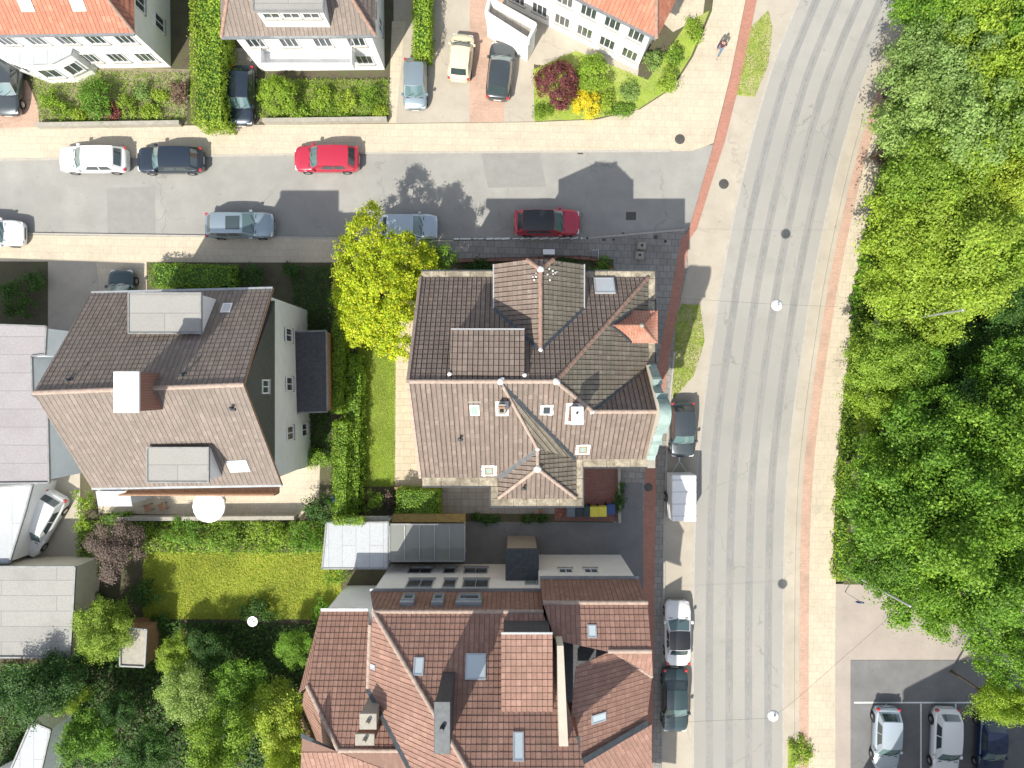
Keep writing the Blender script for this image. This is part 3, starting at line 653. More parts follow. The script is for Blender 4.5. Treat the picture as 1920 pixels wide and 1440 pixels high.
def ribbon(name, d0, d1, z, mat, z0=None, kind='structure'):
    a, b = offs(d0), offs(d1); mb = MB()
    mb.grid([[(p.x, p.y, z) for p in a], [(p.x, p.y, z) for p in b]], 0, False)
    if z0 is not None:
        mb.grid([[(p.x, p.y, z0) for p in a], [(p.x, p.y, z) for p in a]], 0, False); mb.grid([[(p.x, p.y, z) for p in b], [(p.x, p.y, z0) for p in b]], 0, False)
    o = mb.build(name, M[mat]); return tag(o, kind=kind) if kind else o
APR = [(1450, -420), (1400, 0), (1372, 140), (1340, 268), (1300, 300), (1262, 420), (1240, 560), (1225, 760), (1210, 980), (1200, 1440), (1200, 1900)]
mb = MB(); right = offs(4.2)
ap = [W(x, y) for x, y in APR]
mb.prism([(p.x, p.y) for p in ap] + [(p.x, p.y) for p in right[::-1]], -0.2, 0.0)
tag(mb.build('kerbside_paving', M['gutter']), kind='structure')
ribbon('main_road', -3.06, 3.06, 0.004, 'asphalt_m')
M['band'] = mottled('tram_track_bed', [(0.20, 0.205, 0.21), (0.24, 0.242, 0.24), (0.275, 0.27, 0.26)], 0.5, 0.9, 40, 0.003)
for d in (-2.0, -0.62, 0.72, 2.08): ribbon('track_bed', d - .26, d + .26, 0.008, 'band')
for d in (-2.04, -0.60, 0.70, 2.14):
    o = ribbon('tram_rail', d - .028, d + .028, 0.010, 'steel', 0.004, kind=None)
    tag(o, {-2.04: 'steel tram rail nearest the houses, outer rail of the western track', -0.60: 'steel tram rail just west of the road centre', 0.70: 'steel tram rail just east of the road centre', 2.14: 'steel tram rail nearest the red cycle path and the trees'}[d], 'rail', 'tram rails set in the main road')
ribbon('kerb', 3.06, 3.18, 0.03, 'kerb', 0.0); ribbon('kerb', -3.2, -3.06, 0.012, 'kerb', 0.0)
ribbon('cycle_path', 4.2, 4.86, 0.10, 'pink', 0.0); ribbon('pavement', 4.86, 6.7, 0.104, 'pave', 0.0)
ribbon('pavement', 3.9, 4.2, 0.10, 'gutter', 0.0)
sheet('side_street', [(-400, 306), (0, 300), (700, 287), (1262, 283), (1345, 270), (1300, 420), (1283, 452), (850, 449), (640, 446), (0, 438), (-400, 432)], 0.004, 'asphalt', z0=-0.2)
M['asphalt_p'] = mottled('patch_asphalt', [(0.215, 0.215, 0.208), (0.265, 0.265, 0.255)], 1.6, 0.92, 60, 0.003)
for i, q in enumerate([[(902, 285), (1012, 284), (1024, 350), (915, 352)], [(200, 352), (290, 350), (292, 440), (202, 441)]]):
    sheet('road_patch', q, 0.008, 'asphalt_p', z0=0.0)
# pavements and plots (raised 0.1 m)
PL = [
 ('pavement', [(-400, 250), (60, 238), (740, 232), (1000, 229), (1120, 224), (1200, 205), (1262, 165), (1300, 105), (1335, 20), (1362, -220), (1440, -220), (1398, 0), (1370, 140), (1338, 268), (1300, 282), (700, 286), (-400, 304)], .10, 'pave'),
 ('pavement', [(-400, 434), (0, 440), (640, 448), (640, 492), (420, 492), (-400, 488)], .10, 'pave'),
 ('pavement', [(640, 448), (850, 451), (1090, 449), (1283, 432), (1290, 500), (1268, 600), (1262, 680), (1254, 770), (1250, 850), (1246, 980), (1240, 1440), (1238, 1900), (1150, 1900), (1150, 486), (640, 492)], .10, 'pave_g'),
 ('plot', [(-400, 488), (420, 492), (640, 492), (640, 1900), (-400, 1900)], .10, 'soil'),
 ('plot', [(640, 492), (1150, 486), (1150, 1900), (640, 1900)], .10, 'soil'),
 ('plot', [(-400, 250), (60, 238), (740, 232), (1000, 229), (1120, 224), (1200, 205), (1262, 165), (1300, 105), (1335, 20), (1362, -420), (-400, -420)], .10, 'soil')]
for nme, q, z, mt in PL: sheet(nme, q, z, mt, z0=-0.2)
CYW = [(-150, 1440, 1460), (0, 1398, 1418), (140, 1370, 1390), (270, 1338, 1357), (340, 1318, 1334), (430, 1292, 1306), (450, 1275, 1292), (560, 1256, 1275), (640, 1240, 1259), (700, 1231, 1250), (780, 1219, 1240), (875, 1209, 1230), (980, 1206, 1228), (1440, 1203, 1223), (1900, 1203, 1223)]
mb = MB(); mb.grid([[tuple(W(a, y)[:2]) + (0.108,) for y, a, b in CYW], [tuple(W(b, y)[:2]) + (0.108,) for y, a, b in CYW]], 0, False)
mb.grid([[tuple(W(a, y)[:2]) + (0.0,) for y, a, b in CYW], [tuple(W(a, y)[:2]) + (0.108,) for y, a, b in CYW]], 0, False)
mb.grid([[tuple(W(b, y)[:2]) + (0.108,) for y, a, b in CYW], [tuple(W(b, y)[:2]) + (0.0,) for y, a, b in CYW]], 0, False)
tag(mb.build('cycle_path', M['redpave']), kind='structure')
GR = [
 ('driveway', [(738, -300), (1000, -300), (1000, 60), (1003, 228), (738, 231)], .104, 'gutter'),
 ('driveway', [(882, -300), (945, -300), (945, 228), (880, 229)], .108, 'pink'),
 ('driveway', [(960, -200), (1240, -200), (1195, 150), (1120, 140), (1000, 120), (960, 120)], .112, 'gutter'),
 ('driveway', [(-200, 150), (50, 150), (72, 200), (74, 238), (-200, 244)], .104, 'pink'),
 ('driveway', [(430, 90), (480, 90), (485, 232), (430, 234)], .104, 'patio'),
 ('driveway', [(735, 40), (760, 40), (742, 231), (728, 231)], .108, 'pave'),
 ('path', [(1280, -200), (1345, -200), (1318, 30), (1262, 60), (1240, 40)], .104, 'pave'),
 ('driveway', [(90, 489), (192, 491), (200, 620), (90, 640)], .104, 'gutter'),
 ('driveway', [(180, 490), (275, 491), (275, 640), (200, 640)], .108, 'pave'),
 ('driveway', [(545, 492), (620, 492), (620, 860), (570, 870)], .104, 'soil'),  # dark soil in place of paving, standing for the shaded ground
 ('driveway', [(0, 880), (150, 860), (150, 1065), (0, 1065)], .104, 'gutter'),
 ('terrace', [(180, 900), (560, 880), (600, 870), (598, 935), (560, 970), (185, 962)], .104, 'pave'),
 ('lawn', [(270, 1035), (640, 1035), (640, 1160), (270, 1160)], .104, 'turf_y'),
 ('lawn', [(672, 560), (743, 560), (741, 912), (668, 912)], .104, 'turf'),
 ('terrace', [(741, 600), (800, 600), (800, 915), (739, 912)], .108, 'terrace'),
 ('path', [(690, 600), (741, 600), (741, 638), (690, 634)], .110, 'terrace'),
 ('patio', [(828, 890), (1060, 890), (1060, 964), (828, 962)], .104, 'patio'),
 ('yard', [(1040, 860), (1156, 860), (1156, 978), (1040, 976)], .106, 'darkred'),
 ('driveway', [(870, 978), (1160, 980), (1160, 1120), (870, 1120)], .104, 'asphalt_d'),
 ('pavement', [(1166, 905), (1205, 905), (1207, 1900), (1150, 1900), (1156, 978)], .110, 'asphalt_d'),
 ('forecourt', [(1560, 1095), (2200, 1095), (2200, 1900), (1560, 1900)], .09, 'pink2'),
 ('car_park', [(1595, 1238), (2200, 1238), (2200, 1900), (1595, 1900)], .112, 'asphalt_d'),
 ('verge', [(1400, 60), (1440, 20), (1448, 50), (1440, 120), (1415, 182), (1380, 178), (1385, 120)], .03, 'vergeturf'),
 ('verge', [(1278, 570), (1312, 572), (1321, 640), (1300, 705), (1262, 748), (1258, 690), (1266, 600)], .03, 'vergeturf'),
 ('verge', [(1478, 1385), (1522, 1382), (1530, 1600), (1475, 1600)], .03, 'turf'),
 ('front_garden', [(60, 120), (355, 130), (350, 232), (78, 238)], .104, 'gardenbed'),
 ('front_garden', [(482, 150), (732, 150), (732, 226), (484, 228)], .104, 'gardenbed'),
 ('front_garden', [(1000, 130), (1080, 95), (1215, 150), (1290, 40), (1330, 20), (1296, 105), (1258, 165), (1196, 205), (1110, 223), (1002, 227)], .116, 'turf'),
]
M['vergeturf'] = mottled('patchy_verge', [(0.17, 0.23, 0.05), (0.27, 0.31, 0.09), (0.40, 0.37, 0.20)], 1.3, 1.0, 22, 0.02, .8, (0.40, 0.35, 0.24), .7)
M['pink2'] = mottled('pale_forecourt', [(0.30, 0.265, 0.235), (0.34, 0.30, 0.27), (0.38, 0.335, 0.30)], 0.6, 0.9, 40, 0.004)
M['gardenbed'] = mottled('gravel_bed', [(0.10, 0.12, 0.04), (0.22, 0.19, 0.13), (0.30, 0.26, 0.19)], 1.4, 1.0, 20, 0.015)
for nme, q, z, mt in GR: sheet(nme, q, z, mt, z0=0.0)
tag(sheet('woodland_floor', [(1572, 560), (1640, 300), (1660, 180), (1760, -60), (1830, -420), (2600, -420), (2600, 1096), (1582, 1096)], .10, 'soil', z0=-.1), kind='structure')
def kerb_line(pts, name, label, wd=0.12, z1=0.16, mat='kerb', z0=0.0):
    mb = MB(); P = [W(x, y, 0) for x, y in pts]
    for i in range(len(P) - 1): mb.bar((P[i].x, P[i].y, (z0 + z1) / 2), (P[i + 1].x, P[i + 1].y, (z0 + z1) / 2), wd, z1 - z0)
    return tag(mb.build(name, M[mat]), kind='structure')
kerb_line([(1264, 660), (1254, 770), (1250, 850), (1245, 980), (1243, 1240)], 'kerb', '', .13, .125)
kerb_line([(640, 450), (850, 452)], 'kerb', '', .13, .12); kerb_line([(1092, 448), (1284, 431)], 'kerb', '', .13, .12)
kerb_line([(-300, 303), (0, 300.5), (700, 287.5), (1258, 283.5)], 'kerb', '', .13, .115); kerb_line([(-300, 433.5), (0, 438), (640, 447)], 'kerb', '', .13, .115)
mb = MB(); rn = random.Random(3); x = 851
while x < 1090:                                # worn white kerb line in broken dashes
    ln = rn.uniform(6, 22); a, b = W(x, 448.5), W(min(x + ln, 1092), 448.5 - (x - 850) * .012)
    mb.bar((a.x, a.y, .112), (b.x, b.y, .112), .10 + rn.uniform(-.03, .03), .03); x += ln + rn.choice([1, 1.5, 5])
tag(mb.build('kerb_marking', M['paint']), kind='structure')
M['slabwhite'] = M['paint']
# joints / stains are in the materials; covers in the ground are things
def cover(px, py, r, label, z=.112, square=False, name='manhole_cover'):
    p = W(px, py); mb = MB()
    if square:
        mb.bevbox(-r, r, -r * .8, r * .8, 0, .008, .004); 
        for k in range(-3, 4): mb.box(k * r * .25 - .01, k * r * .25 + .01, -r * .7, r * .7, .008, .013)
    else:
        mb.lathe([(r * 1.15, 0), (r * 1.15, .008), (r, .008), (r * .98, .004), (r * .9, .009), (.001, .009)], n=28)
        for k in range(10):
            a = .628 * k; mb.bevbox(r * .55 * math.cos(a) - .03, r * .55 * math.cos(a) + .03, r * .55 * math.sin(a) - .03, r * .55 * math.sin(a) + .03, .009, .014, .003)
    o = mb.build(name, M['iron']); o.location = (p.x, p.y, z); tag(o, label, 'cover'); return o
cover(1215, 913, .26, 'round iron cover in the red cycle path south of the corner house', .112)
cover(1132, 450, .11, 'rectangular dark cover in the corner pavement above the rail', .112, True)
cover(1168, 438, .07, 'small square cap near the kerb on the corner pavement', .112, True)
cover(1229, 445, .12, 'round lid in the pavement close to the cycle path corner', .112)
cover(1247, 453, .08, 'smallest round lid beside the red cycle path corner', .112)
cover(1101, 447, .06, 'tiny round cap at the end of the white kerb marking', .112)
cover(1150, 450, .055, 'tiny cap right of the rectangular cover', .112)
cover(1274, 262, .30, 'rusty round cover in the beige pavement at the street corner', .108)
cover(1357, 345, .30, 'rusty round cover in the roadside paving opposite the side street', .004)
cover(1088, 285, .2, 'square drain by the northern kerb of the side street', .010, True, 'street_drain')
cover(1183, 405, .35, 'dark square drain in the shade right of the red car', .010, True, 'street_drain')

# ================================================================ the corner house (sharp centre of the photo)
HB = empty('corner_house', (0, 0, GZ), 0, 'large brown tiled corner house with copper gable and red turret dormer', 'house')
A = (-.6, .13, 13.0); B = (1.44, -3.65, 9.6); C_ = (1.44, -4.75, 9.6); V_ = (3.73, -4.35, 8.0)
R0, R1 = (-5.26, .13, 13.0), (2.27, .13, 13.0); J = (4.37, -1.49, 11.19); GE = (7.78, -1.49, 11.19)
plN = plane3(Vector(R0), Vector(R1), Vector((7.93, 6.2, 8.0))); plE = plane3(Vector(R1), Vector((7.93, 6.2, 8)), Vector((7.93, .93, 8)))
plSW = plane3(Vector(R0), Vector(A), Vector((-5.26, -5.45, 8.0))); plSE = plane3(Vector(A), Vector(R1), Vector((7.78, -4.35, 8.0)))
plGN = plane3(Vector(J), Vector(GE), Vector((7.85, .93, 8.0)))
NW, NE = (-5.26, 6.2, 8.0), (7.93, 6.2, 8.0)
tiled('roof', [[NW, NE, R1, R0],
    [R0, A, (-.6, -5.45, 8.0), (-5.26, -5.45, 8.0)], [A, B, (1.44, -5.0, pz(plSW, 1.44, -5.0)), (-.6, -5.0, pz(plSW, -.6, -5.0))],
    [(-.78, -5.45, 8.0), (-.78, -6.65, 8.0), C_, B], [(-.78, -6.65, 8.0), (3.73, -6.65, 8.0), C_],
    [A, V_, (4.37, -4.35, 8.0), J, R1], [(4.37, -4.35, 8.0), (7.78, -4.35, 8.0), GE, J], [J, GE, (7.85, .93, 8.0)]], M['tile'], HB, detail=True)
tiled('roof', [[NE, (7.93, -1.5, 8.0), (4.35, -1.6, pz(plE, 4.35, -1.6)), R1], [A, B, V_], [B, C_, (3.73, -6.65, 8.0), V_]], M['tile_moss'], HB, detail=True, seed=4)
# walls
mb = MB(); foot = [(-5.0, 6.0), (-5.0, -5.25), (-.6, -5.25), (-.6, -6.5), (3.6, -6.5), (3.6, -4.2), (7.85, -4.2), (7.85, 6.0)]
mb.prism(foot, 0, 7.74)
mb.prism([(-.75, 6.0), (3.8, 6.0), (3.8, 6.4), (-.75, 6.4)], 0, 9.3)
W_ = [(-5.0, 6.0, 7.74), (-5.0, -5.25, 7.74), (-5.0, .13, 12.75)]; mb.face(W_); mb.face([(-4.97, y, z) for x, y, z in W_][::-1])
wl = mb.build('wall', M['plaster'], HB)
for (p, q, d, n) in (((-5.0, -5.0), (-5.0, 5.6), (-1, 0, 0), 4), ((-4.8, -5.25), (-1.0, -5.25), (0, -1, 0), 2), ((-.4, -6.5), (3.4, -6.5), (0, -1, 0), 2), ((4.0, -4.2), (7.5, -4.2), (0, -1, 0), 2), ((7.85, 5.6), (7.85, -3.8), (1, 0, 0), 5), ((-4.7, 6.0), (-.9, 6.0), (0, 1, 0), 2), ((-.6, 6.4), (3.6, 6.4), (0, 1, 0), 2), ((4.2, 6.0), (7.6, 6.0), (0, 1, 0), 2)):
    for z in (1.8, 5.1): win_row(HB, p, q, z, n, .95, 1.45, d)
wallwin(HB, (-5.0, .1, 9.4), (-1, 0, 0), .9, 1.3)
mb = MB(); mb.bevbox(5.2, 6.2, -4.27, -4.203, .02, 2.1, .02); dr = mb.build('door', M['wood'], HB)
mb = MB(); mb.tube([(6.1, -4.30, 1.0), (6.1, -4.34, 1.0), (6.0, -4.34, 1.0)], .012, 6); mb.build('door_handle', M['galv'], dr)
# cornice (box gutter of weathered concrete)
mb = MB()
def cb(x0, x1, y0, y1, m=mb, z=(7.72, 7.96)):
    horiz = (x1 - x0) > (y1 - y0); L_ = (x1 - x0) if horiz else (y1 - y0); n = max(1, round(L_ / 1.25)); g = .012
    for i in range(n):
        a, b = i / n, (i + 1) / n
        if horiz: m.bevbox(x0 + L_ * a + g / 2, x0 + L_ * b - g / 2, y0, y1, z[0], z[1], .02)
        else: m.bevbox(x0, x1, y0 + L_ * a + g / 2, y0 + L_ * b - g / 2, z[0], z[1], .02)
cb(-5.30, -1.0, 6.17, 6.60); mb.cut(); cb(4.18, 8.36, 6.17, 6.60); cb(7.90, 8.36, 1.0, 6.16); mb.cut()
cb(-5.24, -.82, -5.97, -5.42); cb(-1.24, -.80, -6.66, -5.98); cb(-1.24, 4.14, -7.14, -6.67); cb(3.72, 4.14, -6.66, -4.37); cb(4.15, 8.3, -4.86, -4.36)
co = mb.build('cornice', M['cornice'], HB)
mb = MB()
for (x0, x1, y0, y1) in ((-5.34, -1.0, 6.60, 6.66), (4.18, 8.42, 6.60, 6.66), (8.36, 8.42, 1.0, 6.6), (-5.24, -1.24, -6.03, -5.97), (-1.30, -1.24, -7.14, -6.03), (-1.30, 4.20, -7.20, -7.14), (4.14, 4.20, -7.14, -4.92), (4.2, 8.3, -4.92, -4.86)):
    mb.cut(); mb.box(x0, x1, y0, y1, 7.80, 7.99)
mb.build('cornice_edge', M['lead'], co)
# verge boards on the west gable and the east gable
mb = MB()
for (p, q) in ((R0, (-5.26, 6.2, 8)), (R0, (-5.26, -5.45, 8))): mb.cut(); mb.bar(Vector(p) + Vector((-.09, 0, .0)), Vector(q) + Vector((-.09, 0, .0)), .16, .16)
mb.build('verge', M['ridge_l'], HB)
# ridges
mb = MB()
ridge_caps(mb, R0, A); ridge_caps(mb, A, R1); ridge_caps(mb, J, GE); ridge_caps(mb, R1, J, .10); ridge_caps(mb, A, B, .09); ridge_caps(mb, C_, B, .10)
ridge_caps(mb, (-.78, -6.65, 8.02), C_, .10); ridge_caps(mb, (3.73, -6.65, 8.02), C_, .10)
rg = mb.build('ridge', M['ridge_l'], HB)
mb = MB(); ridge_caps(mb, NE, R1, .11); mb.build('hip', M['ridge'], HB)
# valleys
mb = MB()
strip(mb, A, V_, .30); strip(mb, (-.78, -5.47, 8.0), B, .32); strip(mb, J, (7.85, .93, 8.0), .32)
mb.build('valley', M['lead'], HB)
mb = MB(); rn = random.Random(5)
for c, r in ((A, .20), (R1, .19), (C_, .22), (J, .12), (B, .14)):
    mb.cut()
    c = Vector(c) + Vector((0, 0, .05)); blob(mb, c, r, rn)
    for k in range(4): blob(mb, c + Vector((rn.uniform(-1, 1) * r, rn.uniform(-1, 1) * r, -.03)), r * .5, rn)
mb.build('mortar_cap', M['mortar'], HB)
# --- big north cross gable (half hipped)
CG_xw, CG_xe, CG_y, ez, rz_, xr = -1.0, 4.02, 6.72, 9.62, 11.62, 1.52
ys = (plN[0] - rz_) / -plN[2] if plN[2] else 0
yv = lambda z: (z - plN[0]) / plN[2]
S_ = (xr, yv(rz_), rz_); Nn_ = (xr, 6.10, rz_); g1 = (.80, CG_y, rz_ - (xr - .80) * .795); g2 = (2.24, CG_y, rz_ - .72 * .8)
wv, ev = (CG_xw, yv(ez), ez), (CG_xe, yv(ez), ez)
gb = empty('gable', (xr, 6.5, ez)); gb.parent = HB; gb.location = (xr, 6.5, ez - GZ)
tiled('roof', [[S_, wv, (CG_xw, CG_y, ez), g1, Nn_], [Nn_, g1, g2]], M['tile'], gb, detail=True); tiled('roof', [[S_, Nn_, g2, (CG_xe, CG_y, ez), ev]], M['tile_moss'], gb, detail=True)
mb = MB(); slope_under(mb, [[wv, (CG_xw, CG_y, ez), g1, Nn_, S_], [S_, Nn_, g2, (CG_xe, CG_y, ez), ev]], .14)
mb.prism([(CG_xw + .25, 3.9), (CG_xe - .25, 3.9), (CG_xe - .25, 6.4), (CG_xw + .25, 6.4)], 7.9, ez - .2)
mb.hexa([(CG_xw + .3, 6.1, ez - .2), (CG_xe - .3, 6.1, ez - .2), (CG_xe - .3, 6.4, ez - .2), (CG_xw + .3, 6.4, ez - .2), (.9, 6.1, 11.0), (2.1, 6.1, 11.0), (2.1, 6.4, 11.0), (.9, 6.4, 11.0)])
mb.build('gable_wall', M['plaster'], gb)
mb = MB(); ridge_caps(mb, S_, Nn_, .11); ridge_caps(mb, g1, Nn_, .11); ridge_caps(mb, g2, Nn_, .11); mb.build('ridge', M['ridge'], gb)
mb = MB(); strip(mb, S_, wv, .28); strip(mb, S_, ev, .32); mb.build('valley', M['lead'], gb)
mb = MB(); c = Vector(Nn_) + Vector((0, 0, .08)); blob(mb, c, .2, rn)
for k in range(16): blob(mb, c + Vector((rn.uniform(-.5, .9), rn.uniform(-.55, .1), 0)) * 1.0 + Vector((0, 0, -.12 - abs(k % 5) * .05)), rn.uniform(.03, .06), rn, fl=.3)
mb.cut(); blob(mb, Vector(S_) + Vector((0, 0, .06)), .13, rn); mb.build('mortar_cap', M['mortar'], gb)
mb = MB()
for x in (CG_xw - .04, CG_xe + .04): mb.cut(); mb.bar((x, yv(ez), ez - .02), (x, CG_y, ez - .02), .07, .10)
mb.build('gutter', M['galv'], gb)
# --- shed dormer on the north slope
DZ0, DZ1 = 12.86, 12.05
d0, d1 = WP(843, 703, (12.86, 0, 0)), WP(984, 705, (12.86, 0, 0)); f0, f1 = WP(846, 619, (DZ1, 0, 0)), WP(983, 622, (DZ1, 0, 0))
f0.x = d0.x; f1.x = d1.x; f1.y = f0.y
sd = empty('dormer', (0, 0, 0)); sd.parent = HB; sd.location = ((d0.x + d1.x) / 2, f0.y, 10.8)
tiled('roof', [[f0, f1, d1, d0]], M['tile'], sd, detail=True)
mb = MB(); slope_under(mb, [[d0, f0, f1, d1]], .12); x0, x1 = d0.x + .12, d1.x - .12
for xa, xb in ((x0, x0 + .12), (x1 - .12, x1)):
    yb = f0.y - .15; mb.hexa([(xa, yb, pz(plN, 0, yb) - .1), (xa, .5, 12.5), (xb, .5, 12.5), (xb, yb, pz(plN, 0, yb) - .1), (xa, yb, DZ1 - .13), (xa, .5, 12.62), (xb, .5, 12.62), (xb, yb, DZ1 - .13)])
mb.box(x0, x1, f0.y - .25, f0.y - .15, pz(plN, 0, f0.y) - .1, DZ1 - .12); mb.build('dormer_wall', M['slate'], sd)
win_row(sd, (x1, f0.y - .15), (x0, f0.y - .15), 11.45, 3, .9, .7, (0, 1, 0))
mb = MB(); mb.bar(f0 + Vector((0, .05, -.03)), f1 + Vector((0, .05, -.03)), .08, .08); mb.build('gutter', M['galv'], sd)
mb = MB()
for p in (d0, d1): mb.cut(); blob(mb, p + Vector((0, .05, .05)), .12, rn)
mb.build('mortar_cap', M['mortar'], sd)
# --- turret dormer with salmon tiles on the east slope
TC = 3.25; tz = 10.15; tip = Vector(((plE[0] - tz) / -plE[1], TC, tz)); apx = Vector((7.20, TC, 10.15)); ezt = 9.0
tu = empty('turret_dormer', (0, 0, 0)); tu.parent = HB; tu.location = (7.2, TC, 9 - GZ)
def prof(s): return (tz - (tz - ezt) * (0.45 * s + 0.55 * (1 - (1 - s) ** 2.2) * 1.0 if s < 1 else 1))
rowsN, rowsS, K = [], [], 7
bandsN, bandsS, bandsE = [], [], []
hw_ = .92; zz = [tz - (tz - ezt) * (1 - (1 - k / K) ** 1.6) for k in range(K + 1)]; yy = [hw_ * k / K for k in range(K + 1)]; xe = [apx.x + (8.30 - apx.x) * k / K for k in range(K + 1)]
for k in range(K):
    for s, L_ in ((1, bandsN), (-1, bandsS)):
        xw0, xw1 = (plE[0] - zz[k]) / -plE[1] - .02, (plE[0] - zz[k + 1]) / -plE[1] - .02
        L_.append([(xw0, TC + s * yy[k], zz[k]), (xw1, TC + s * yy[k + 1], zz[k + 1]), (xe[k + 1], TC + s * yy[k + 1], zz[k + 1]), (xe[k], TC + s * yy[k], zz[k])])
    bandsE.append([(xe[k], TC + yy[k], zz[k]), (xe[k + 1], TC + yy[k + 1], zz[k + 1]), (xe[k + 1], TC - yy[k + 1], zz[k + 1]), (xe[k], TC - yy[k], zz[k])] if k else [(xe[0], TC, zz[0]), (xe[1], TC + yy[1], zz[1]), (xe[1], TC - yy[1], zz[1])])
tiled('roof', bandsN + bandsS + bandsE, M['tile_turret'], tu, tw=.16, th=.14, lip=.008, detail=False)
mb = MB()
mb.hexa([(6.9, TC - .8, 8.3), (8.2, TC - .8, 7.96), (8.2, TC + .8, 7.96), (6.9, TC + .8, 8.3), (6.9, TC - .8, 8.95), (8.2, TC - .8, 8.95), (8.2, TC + .8, 8.95), (6.9, TC + .8, 8.95)])
mb.build('dormer_wall', M['plaster'], tu); wallwin(tu, (8.2, TC, 8.5), (1, 0, 0), .8, .75)
mb = MB(); ridge_caps(mb, tip, apx, .05, .25); 
for s in (1, -1):
    for k in range(K): mb.bar((xe[k], TC + s * yy[k], zz[k] + .02), (xe[k + 1], TC + s * yy[k + 1], zz[k + 1] + .02), .07, .04)
mb.build('ridge', M['tile_turret'], tu)
mb = MB(); mb.lathe([(.001, 10.5), (.05, 10.45), (.03, 10.35), (.10, 10.28), (.13, 10.18), (.13, 10.05)], apx.x, apx.y, 12); mb.build('finial', M['stone'], tu)
mb = MB(); strip(mb, tip, ((plE[0] - ezt) / -plE[1], TC + hw_, ezt), .16); strip(mb, tip, ((plE[0] - ezt) / -plE[1], TC - hw_, ezt), .10); mb.build('valley', M['lead'], tu)
# --- copper topped baroque gable on the east front
prof_g = [(1.10, 8.9), (.95, 8.95), (.82, 9.25), (.55, 9.7), (.42, 9.9), (.36, 10.1), (.30, 10.15), (.0, 10.1), (-.15, 10.15), (-.35, 10.45), (-.46, 10.8), (-.50, 11.05), (-.78, 11.05), (-.80, 11.35), (-1.0, 11.75), (-1.3, 12.0), (-1.6, 12.05), (-1.95, 11.9), (-2.2, 11.6), (-2.35, 11.25), (-2.40, 11.05), (-2.65, 11.05), (-2.68, 10.75), (-2.85, 10.4), (-3.1, 10.15), (-3.35, 10.0), (-3.36, 9.65), (-3.55, 9.45), (-3.8, 9.2), (-4.0, 8.95), (-4.15, 8.6), (-4.4, 8.4)]
xg0, xg1 = 7.80, 8.26
def smooth_prof(P_, keep=0.22):
    out = []
    for i in range(len(P_) - 1):
        p0, p1, p2, p3 = P_[max(i - 1, 0)], P_[i], P_[i + 1], P_[min(i + 2, len(P_) - 1)]
        flat = abs(p1[1] - p2[1]) < .02 or abs(p1[0] - p2[0]) < .05
        if flat or not (.9 > p1[0] > -2.4) or p1[0] in (.36, -.46, -2.35): out.append(p1); continue
        for k in range(3):
            t = k / 3; out.append(tuple(0.5 * (2 * p1[j] + (p2[j] - p0[j]) * t + (2 * p0[j] - 5 * p1[j] + 4 * p2[j] - p3[j]) * t * t + (3 * p1[j] - p0[j] - 3 * p2[j] + p3[j]) * t ** 3) for j in (0, 1)))
    return out + [P_[-1]]
prof_g = smooth_prof(prof_g)
bg_ = empty('copper_gable', (0, 0, 0)); bg_.parent = HB; bg_.location = (8.0, -1.5, 8)
mb = MB(); n = len(prof_g)
for x, rev in ((xg0, True), (xg1, False)):
    P = [Vector((x, y, z)) for y, z in prof_g] + [Vector((x, -4.4, 7.6)), Vector((x, 1.1, 7.6))]
    for t in tessellate_polygon([P]): mb.face([P[i] for i in t])
mb.build('gable_wall', M['plaster'], bg_)
mb = MB()
for i in range(n - 1):
    (y0, z0), (y1, z1) = prof_g[i], prof_g[i + 1]
    wide = .14 if -2.42 < (y0 + y1) / 2 < -.5 else .0
    for zo, x0, x1 in ((.035, xg0 - .02, xg1 + wide), ):
        mb.hexa([(x0, y0, z0), (x1, y0, z0), (x1, y1, z1), (x0, y1, z1), (x0, y0 + .001, z0 + zo), (x1, y0 + .001, z0 + zo), (x1, y1 + .001, z1 + zo), (x0, y1 + .001, z1 + zo)])
for (y, z, wx) in ((-.64, 11.10, .16), (-2.52, 11.10, .16), (.12, 10.17, .05), (-3.22, 10.10, .05)):
    mb.bevbox(xg0 - .05, xg1 + wx, y - .15, y + .15, z, z + .06, .01)
mb.build('coping', M['copper'], bg_)
mb = MB(); mb.bevbox(7.9, 8.36, -4.9, -4.3, 7.96, 8.02, .01); mb.cut(); mb.bevbox(7.9, 8.3, .95, 1.2, 7.96, 8.4, .01); mb.build('corner_block', M['stone'], bg_)
# --- chimneys, skylights, vents
ch = MB(); cz = 13.3; cx0, cx1, cy0, cy1 = 3.06, 3.62, -2.05, -1.18
ch.box(cx0 + .05, cx1 - .05, cy0 + .05, cy1 - .05, 10.6, 13.16); chm = ch.build('chimney', M['brick'], HB)
mb = MB(); mb.bevbox(cx0 - .03, cx1 + .03, cy0 - .03, cy1 + .03, 13.16, 13.30, .02); cp = mb.build('chimney_slab', M['frame'], chm)
mb = MB(); mb.cyl(3.32, -1.48, 13.30, 13.38, .07, .06, 12)
for a in (cx0 + .05, cx1 - .05):
    for b in (cy0 + .07, (cy0 + cy1) / 2, cy1 - .07): mb.cyl(a, b, 13.30, 13.33, .02, .02, 8)
mb.build('flue_cap', M['dark'], chm)
def flash(x0, x1, y0, y1, pl, wd, par, nm='flashing', mt='mortar'):
    mb = MB()
    for (a0, a1, b0, b1) in ((x0 - wd, x1 + wd, y0 - wd, y0), (x0 - wd, x1 + wd, y1, y1 + wd), (x0 - wd, x0, y0, y1), (x1, x1 + wd, y0, y1)):
        q = [(a0, b0), (a1, b0), (a1, b1), (a0, b1)]
        mb.hexa([(a, b, pz(pl, a, b) - .02) for a, b in q] + [(a, b, pz(pl, a, b) + .05) for a, b in q])
    return mb.build(nm, M[mt], par)
flash(cx0, cx1, cy0, cy1, plSE, .16, HB)
